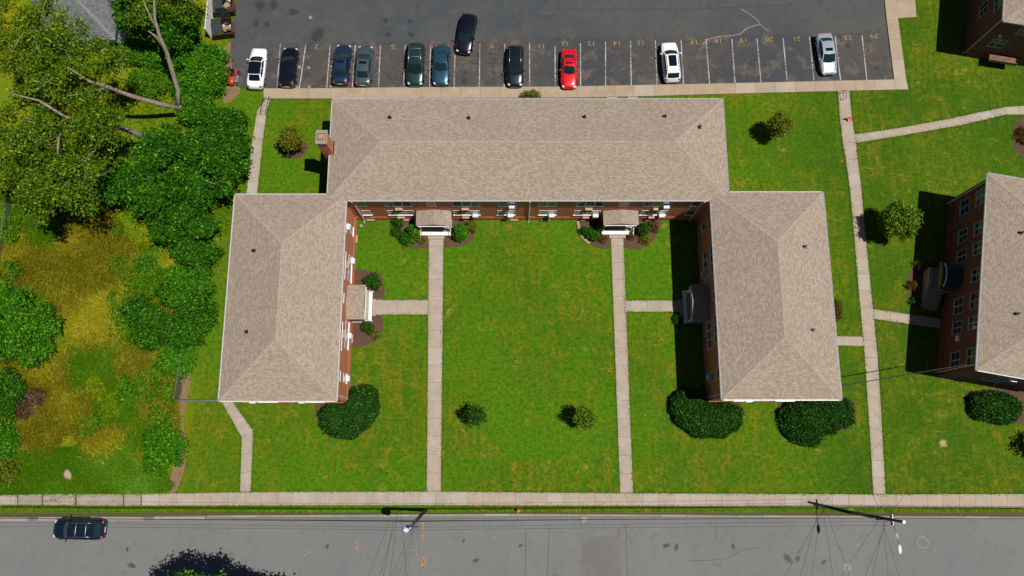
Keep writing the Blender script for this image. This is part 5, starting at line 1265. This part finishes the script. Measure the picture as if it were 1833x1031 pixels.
# ------------------------------------------------------------------ utility poles and cables
def pole(label, base, top, arm, extra):
    r = empty('utility_pole', tuple(base), 0, label, 'utility pole', None)
    MB().tube([base, base.lerp(top, .5), top], [.17, .145, .115], 12).build('shaft', MT['wood_pole'], r, True)
    up = (top-base).normalized()
    for dz, L in arm:
        c = base.lerp(top, dz/top.z); MB().box(c.x-.06, c.x+.06, c.y-L, c.y+L, c.z-.07, c.z+.07).build('crossarm', MT['wood_pole'], r)
        for k in (-1, -.5, .5, 1):
            p = c+Vector((0, k*L*.92, .07)); MB().tube([p, p+Vector((0, 0, .1)), p+Vector((0, 0, .2))], [.03, .06, .04], 8).build('insulator', MT['porcelain'], r)
    return r
b1 = at(762, 913); tq = at(757, 929); t1 = Vector((tq.x, tq.y, 10.0))
b2 = at(1521, 917); t2 = Vector((b2.x+.05, b2.y-.1, 10.4))
p1 = pole('leaning wooden utility pole with a grey blue transformer can', b1, t1, (), None)
c = b1.lerp(t1, .88)+Vector((-.42, -.28, 0))
tc = MB(); tc.tube([c+Vector((0, 0, -.95)), c+Vector((0, 0, -.9)), c+Vector((0, 0, .1)), c+Vector((0, 0, .16))], [.2, .29, .29, .24], 16); tro = tc.build('transformer', MT['blue_grey'], p1, True)
MB().tube([c+Vector((0, 0, .165)), c+Vector((0, 0, .21))], .25, 16).build('lid', MT['porcelain'], tro)
for dx, dy in ((.12, .1), (-.12, .05)): MB().tube([c+Vector((dx, dy, .2)), c+Vector((dx, dy, .5))], [.06, .045], 8).build('bushing', MT['porcelain'], tro)
m = MB(); m.box(t1.x-.02, t1.x+.6, t1.y-.04, t1.y+.04, t1.z-1.6, t1.z-1.5); m.build('bracket', MT['dark_metal'], p1)
MB().ball(tuple(t1+Vector((.05, 0, .05))), (.1, .1, .14), 8, 6).build('pole_cap', MT['porcelain'], p1, True)
p2 = pole('straight wooden utility pole with street lamp arm above the east verge', b2, t2, ((8.3, .42),), None)
a0 = b2.lerp(t2, .80); a1_ = a0+Vector((.15, -2.0, .55))
MB().tube([a0, a0+Vector((.05, -.9, .5)), a1_], .04, 8).build('lamp_arm', MT['steel'], p2, True)
MB().ball(tuple(a1_+Vector((.02, -.32, 0))), (.17, .42, .09), 12, 6).build('lamp_head', MT['white_metal'], p2, True)
MB().ball(tuple(a1_+Vector((.02, -.4, -.07))), (.11, .2, .07), 10, 6).build('lens', MT['glass'], p2, True)
MB().tube([t2+Vector((0, 0, .0)), t2+Vector((0, 0, .06))], [.13, .1], 12).build('pole_cap', MT['steel'], p2)
for k, dz in enumerate((7.2, 6.6)):
    m = MB(); cc = b2.lerp(t2, dz/10.4); m.tube([cc+Vector((-.75, 0, -.1)), cc+Vector((-.28, 0, -.1))], .12 if k == 0 else .05, 10); m.build('cable_splice', MT['dark_metal'] if k == 0 else MT['porcelain'], p2, True)
def cable(label, a, b, sag, r=.014, group=None, name='overhead_cable'):
    a, b = Vector(a), Vector(b); n = 14
    o = MB().tube([a.lerp(b, k/n)-Vector((0, 0, sag*4*(k/n)*(1-k/n))) for k in range(n+1)], r, 5).build(name, MT['wire'])
    return tag(o, label, 'cable', group)
GA = 'street cables strung from pole to pole'
def on(bp_, tp_, z, dy=0.): q = bp_.lerp(tp_, z/tp_.z); return q+Vector((0, dy, 0))
far_w = Vector((-62, -5.0, 0)); far_e = Vector((74, -5.3, 0))
WN = {(9.7, 0): 'topmost thin', (8.3, .45): 'high lawn side', (8.3, -.45): 'high road side', (7.0, .05): 'middle', (6.4, .0): 'thick low', (5.9, -.05): 'lowest'}
for z, dy, r in ((9.7, 0, .012), (8.3, .45, .012), (8.3, -.45, .012), (7.0, .05, .022), (6.4, .0, .03), (5.9, -.05, .018)):
    wn_ = WN[(z, dy)]
    cable(wn_ + ' black cable spanning between the two utility poles', on(b1, t1, z, dy), on(b2, t2, z, dy), .45, r, GA)
    cable(wn_ + ' black cable running from the leaning pole past the street car', far_w+Vector((0, dy, z)), on(b1, t1, z, dy), .5, r, GA)
    if z < 8: cable(wn_ + ' black cable running on beyond the lamp pole', on(b2, t2, z, dy), far_e+Vector((0, dy, z)), .45, r, GA)
GB = 'service drops crossing the road'
for a, b in ((on(b1, t1, 7.6), (-14.2, -19, 6.0)), (on(b1, t1, 7.2), (-11.2, -19, 6.0)), (on(b1, t1, 6.7), (-10.2, -19, 5.6)), (on(b1, t1, 6.3), (-12.8, -19, 5.2)), (on(b1, t1, 6.0), (-7.2, -19, 5.2))):
    cable('black service wire crossing the road from the leaning pole', a, b, .25, .012, 'service drops from the leaning pole')
for a, b in ((on(b2, t2, 7.6), (26.2, -19, 6.0)), (on(b2, t2, 7.2), (28.3, -19, 6.0)), (on(b2, t2, 6.9), (32.6, -19, 6.0)), (on(b2, t2, 6.5), (35.8, -19, 5.6)), (on(b2, t2, 6.2), (22, -19, 5.4))):
    cable('black service wire crossing the road from the lamp pole', a, b, .25, .013, 'service drops from the lamp pole')
e0 = Vector((29.3, 5.4, 6.3))
cable('black wire slung from the lamp pole to the end wall eave', on(b2, t2, 7.0), (28.6, 5.42, 6.2), .3, .014)
cable('black wire slung from the lamp pole to the aslant block', on(b2, t2, 7.3), tuple(ME @ Vector((3.0, -18.72, 6.3))), .3, .014)
cable('black wire, thickened to take in its shadow line, slung between the two brick blocks above the long walk', (29.25, 6.4, 6.2), tuple(ME @ Vector((.28, -18.2, 6.4))), .25, .045)  # oversized radius: wire and its dark shadow line drawn as one
